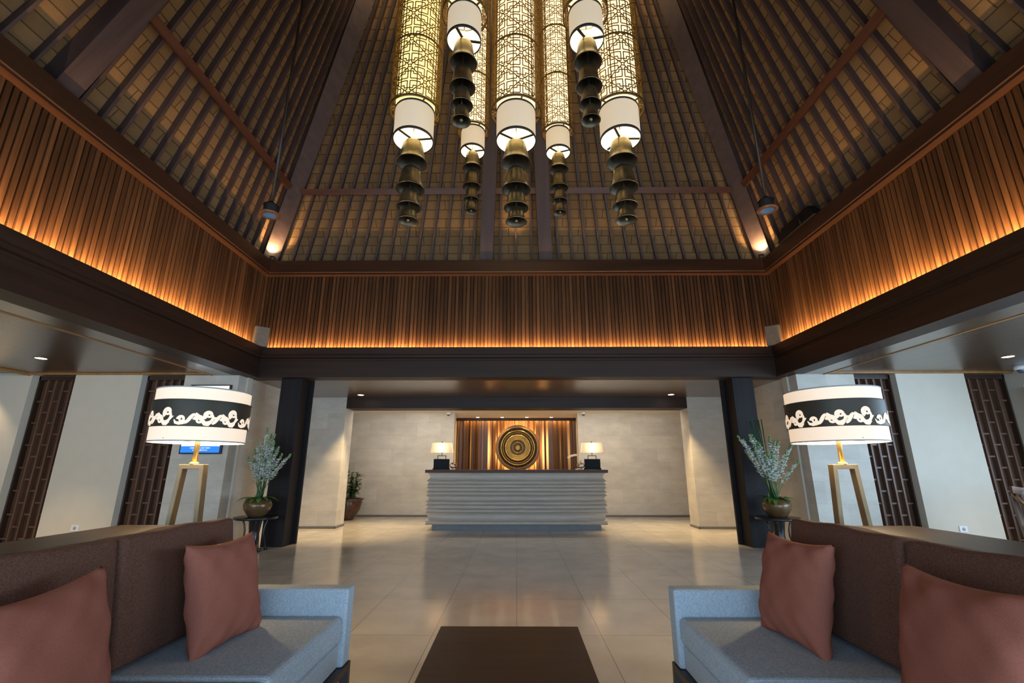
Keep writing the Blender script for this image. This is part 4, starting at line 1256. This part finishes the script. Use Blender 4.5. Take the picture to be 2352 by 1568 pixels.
def flowers(x, y, s, label, seed, stems, reeds):
    rr = random.Random(seed)
    t = empty('flower_arrangement', (x, y, 0.488), 0, label, 'flower arrangement', 'vases of tall white flowers')
    k = 1.0
    MB().lathe([(0.0, 0.0), (0.11, 0.0), (0.135, 0.03), (0.185, 0.10), (0.200, 0.16), (0.185, 0.215), (0.14, 0.25), (0.115, 0.255), (0.11, 0.262), (0.102, 0.255), (0.12, 0.24), (0.0, 0.20)], 40).build('vase', M['vase'], t)
    for (tx, ty, tz) in stems:
        mb = MB(); mb.cur = 0
        p0 = Vector((rr.uniform(-0.04, 0.04), rr.uniform(-0.04, 0.04), 0.22)); p2 = Vector((tx, ty, tz))
        p1 = Vector((tx * 0.35, ty * 0.35, 0.22 + (tz - 0.22) * 0.55))
        def B(u): return p0 * (1 - u) ** 2 + p1 * 2 * u * (1 - u) + p2 * u * u
        mb.tube([B(i / 8) for i in range(9)], [0.0055 - 0.0004 * i for i in range(9)], 6)
        nfl = 72
        for i in range(nfl):
            u = 0.42 + 0.58 * i / nfl
            p = B(u); a = rr.uniform(0, 6.28)
            rad = 0.030 * (1 - 0.6 * (i / nfl)) * rr.uniform(0.6, 1.2)
            q = p + Vector((math.cos(a) * rad, math.sin(a) * rad, rr.uniform(-0.006, 0.012)))
            top = i / nfl > 0.80
            mb.cur = 2 if (top or rr.random() < 0.14) else 1
            sz = (0.011 if top else 0.020) * rr.uniform(0.7, 1.2)
            # small star floret: two crossed petals pairs
            if top: mb.sphere(q, sz, sz, sz * 1.6, 5, 4)
            else:
                for g in range(3):
                    aa = a + g * 2.1
                    dv = Vector((math.cos(aa), math.sin(aa), 0.55))
                    leafm(mb, q, dv, sz * 1.9, sz * 0.75, 0.0, 2)
        mb.build('flower_stem', [M['stem'], M['petal'], M['bud']], t)
    for (tx, ty, tz) in reeds:
        MB().tube([(tx * 0.3, ty * 0.3, 0.22), (tx * 0.7, ty, 0.22 + (tz - .22) * .6), (tx, ty, tz)], 0.008, 6).build('reed', M['reed'], t)
    for j in range(13):
        a = 2 * PI * j / 13 + rr.uniform(-0.2, 0.2)
        mb = MB(); d = Vector((math.cos(a), math.sin(a), 0.42))
        leafm(mb, (0.05 * math.cos(a), 0.05 * math.sin(a), 0.25), d, rr.uniform(0.19, 0.28), rr.uniform(0.032, 0.05), rr.uniform(0.08, 0.16), 8)
        mb.build('leaf', M['leaf'], t)
    return t
rr = random.Random(11)
stL = [(-0.27, 0.0, 0.88), (-0.20, 0.05, 0.97), (-0.12, -0.05, 1.10), (-0.06, 0.03, 1.13), (0.0, -0.02, 1.30), (0.04, 0.05, 1.22), (0.07, -0.05, 1.12), (0.10, 0.03, 1.20), (0.14, -0.04, 1.08),
       (0.18, 0.05, 1.02), (0.21, -0.03, 0.95), (0.26, 0.02, 0.90), (0.42, -0.02, 0.90), (0.02, 0.10, 1.05), (-0.03, -0.09, 0.98), (0.08, 0.09, 0.92), (-0.09, 0.08, 0.90), (0.15, -0.09, 0.86), (0.05, -0.12, 0.84), (-0.15, -0.02, 0.82)]
flowers(-3.885, 7.30, -1, 'tall white flower spikes in a round brown vase by the left column', 5, stL, [(0.10, 0.02, 1.08), (0.13, 0.03, 1.06)])
stR = [(-0.46, 0.0, 1.18), (-0.36, 0.04, 1.12), (-0.30, -0.04, 1.20), (-0.22, 0.03, 1.20), (-0.26, -0.08, 1.02), (-0.16, -0.04, 1.08), (-0.10, 0.05, 1.02), (-0.20, 0.08, 0.95), (0.04, 0.0, 1.18), (0.09, -0.04, 1.10),
       (0.06, 0.05, 1.00), (0.18, 0.02, 1.10), (0.26, -0.02, 0.95), (0.40, 0.02, 1.08), (0.42, -0.03, 0.80), (-0.06, -0.09, 0.92), (-0.32, 0.08, 0.95), (-0.12, -0.12, 0.86), (0.0, -0.1, 0.85)]
flowers(3.870, 7.30, 1, 'spreading white flower spikes with reeds in a brown vase by the right column', 8, stR, [(-0.14, 0.02, 1.42), (-0.11, 0.02, 1.43), (-0.08, 0.03, 1.42), (-0.05, 0.0, 1.43), (-0.20, 0.03, 1.41), (-0.23, 0.01, 1.40)])

# potted plant behind the left pier
pp = empty('potted_plant', (-4.02, 11.55, 0), 0, 'leafy green plant in a glazed brown pot behind the left stone pier', 'plant')
MB().lathe([(0, 0), (0.17, 0), (0.20, 0.05), (0.30, 0.22), (0.345, 0.40), (0.335, 0.43), (0.375, 0.45), (0.375, 0.475), (0.33, 0.475), (0.32, 0.44), (0, 0.42)], 40).build('pot', M['pot'], pp)
rr = random.Random(21)
for c_ in range(9):
    a = rr.uniform(0, 6.28); r_ = rr.uniform(0.03, 0.20); hh = rr.uniform(0.75, 1.28)
    x0, y0 = r_ * math.cos(a), r_ * math.sin(a)
    mb = MB(); mb.cur = 0
    tip = Vector((x0 * 1.7, y0 * 1.7, hh))
    mb.tube([(x0, y0, 0.42), (x0 * 1.3, y0 * 1.3, 0.42 + (hh - .42) * .5), tip], 0.009, 6)
    mb.cur = 1
    for q in range(26):
        u = 0.15 + 0.85 * q / 26; az = rr.uniform(0, 6.28)
        b_ = Vector((x0 * (1 + 0.7 * u), y0 * (1 + 0.7 * u), 0.42 + (hh - 0.42) * u))
        leafm(mb, b_, (math.cos(az), math.sin(az), rr.uniform(0.1, 1.1)), rr.uniform(0.13, 0.22), rr.uniform(0.018, 0.03), rr.uniform(0.03, 0.13), 5)
    mb.build('cane', [M['stem'], M['leaf_dark']], pp)

# ================================================================== WALL SCREEN
tv = empty('wall_screen', (-4.94, YP, 1.395), 0, 'upright lit information screen with blue banner on the left stone pier', 'screen')
W2, H2 = 0.325, 1.09
MB().box(-W2, W2, -0.05, 0.0, 0, H2).build('bezel', M['black'], tv, bevel=0.004)
MB().box(-W2 + 0.02, W2 - 0.02, -0.0525, -0.05, 0.118, H2 - 0.02).build('display', M['screen_white'], tv)
bn = MB().box(-W2 + 0.02, W2 - 0.02, -0.0525, -0.05, 0.02, 0.118).build('banner', M['screen_blue'], tv)
def text(body, size, loc, parent, mat):
    cu = bpy.data.curves.new('lettering', 'FONT'); cu.body = body; cu.size = size; cu.align_x = 'CENTER'; cu.extrude = 0.0006
    o = bpy.data.objects.new('lettering_tmp', cu); C.objects.link(o)
    bpy.context.view_layer.update()
    dg = bpy.context.evaluated_depsgraph_get()
    me = bpy.data.meshes.new_from_object(o.evaluated_get(dg))
    bpy.data.objects.remove(o)
    me.materials.clear(); me.materials.append(mat)
    o = bpy.data.objects.new('lettering', me); C.objects.link(o)
    o.parent = parent; o.location = loc; o.rotation_euler = (R(90), 0, 0)
    return o
text('RESERVATION AND TERMS', 0.026, (0, -0.0535, 0.082), bn, M['screen_text'])
text('reservation@hotel.com', 0.024, (0, -0.0535, 0.052), bn, M['screen_text'])

# ================================================================== CHAIRS IN THE BAYS
ac = empty('armchair', (6.54, 5.85, 0), R(-20), 'wooden armchair with a mottled cushion cut by the right picture edge', 'chair')
for x in (-0.30, 0.30):
    for y, h in ((-0.28, 0.62), (0.28, 0.84)):
        MB().bar((x, y, 0), (x * (1.0), y + (0.10 if y > 0 else 0), h), 0.045, 0.05, (0, 1, 0)).build('leg', M['chair_wood'], ac, bevel=0.003)
    mb = MB(); mb.tube([(x, 0.36, 0.86), (x * 1.02, 0.22, 0.76), (x * 1.02, 0.0, 0.66), (x, -0.30, 0.63)], 0.026, 8); mb.build('armrest', M['chair_wood'], ac)
MB().box(-0.31, 0.31, -0.30, 0.30, 0.34, 0.40).build('seat_rail', M['chair_wood'], ac)
MB().box(-0.29, 0.29, -0.29, 0.27, 0.40, 0.50).build('seat', M['chair_fabric'], ac, bevel=0.03, seg=3)
cbk = cushion_mesh(0.56, 0.44, 0.16, 16, 0.5, 0.02, 5).build('backrest', M['chair_fabric'], ac)
cbk.rotation_euler = (0, R(-10), R(90)); cbk.location = (0, 0.29, 0.70)
mb = MB()
pts = [(-0.34, 0.30, 0.92), (-0.20, 0.40, 0.90), (0, 0.43, 0.89), (0.20, 0.40, 0.90), (0.34, 0.30, 0.92)]
for i in range(4): mb.bar(pts[i], pts[i + 1], 0.03, 0.09)
mb.build('crest_rail', M['chair_wood'], ac)

tc_ = empty('tub_chair', (-5.45, 4.62, 0), R(-35), 'low tub chair showing over the left console, taupe shell and blue lining', 'chair')
def shell(r0, r1, z0, z1, mat, name, a0=-20, a1=200):
    mb = MB(); n = 24; vs = []; fs = []
    for i in range(n + 1):
        a = R(a0 + (a1 - a0) * i / n); u = math.sin(PI * i / n)
        zt = z0 + (z1 - z0) * (0.80 + 0.20 * u)
        for r_, z in ((r0, z0), (r1 * 0.9 if r1 > r0 else r0, z0), (r1, zt), (r0, zt)):
            vs.append((r_ * math.cos(a), r_ * math.sin(a), z))
    for i in range(n):
        for k in range(4): fs.append((i * 4 + k, i * 4 + (k + 1) % 4, (i + 1) * 4 + (k + 1) % 4, (i + 1) * 4 + k))
    fs.append((0, 1, 2, 3)); fs.append((n * 4 + 3, n * 4 + 2, n * 4 + 1, n * 4))
    mb.add(vs, fs, True); return mb.build(name, mat, tc_)
shell(0.31, 0.35, 0.18, 0.62, M['tub_grey'], 'shell')
shell(0.27, 0.308, 0.40, 0.60, M['tub_blue'], 'lining')
MB().lathe([(0, 0.20), (0.30, 0.20), (0.30, 0.38), (0.26, 0.42), (0, 0.42)], 32).build('seat', M['tub_blue'], tc_)
for k in range(4):
    a = R(45 + 90 * k); MB().tube([(0.24 * math.cos(a), 0.24 * math.sin(a), 0), (0.22 * math.cos(a), 0.22 * math.sin(a), 0.2)], 0.018, 8).build('leg', M['leg'], tc_)

# bamboo blind at the right window
bl = empty('bamboo_blind', (7.93, 6.75, 2.40), 0, 'rolled dark bamboo blind over the right window', 'blind')
mb = MB()
for k in range(5): mb.tube([(-0.02, -1.4, -0.03 - 0.052 * k), (-0.02, 0.42, -0.03 - 0.052 * k)], 0.03, 10)
mb.build('roll', M['blind'], bl)
MB().box(-0.02, 0.0, -1.40, 0.38, -0.55, -0.20).build('drop', M['blind'], bl)
MB().tube([(-0.03, -1.4, -0.40), (-0.03, 0.40, -0.40)], 0.035, 10).build('bottom_bar', M['blind'], bl)
MB().tube([(-0.06, 0.30, 0.0), (-0.06, 0.30, -0.56)], 0.004, 6).build('cord', M['white_plastic'], bl)
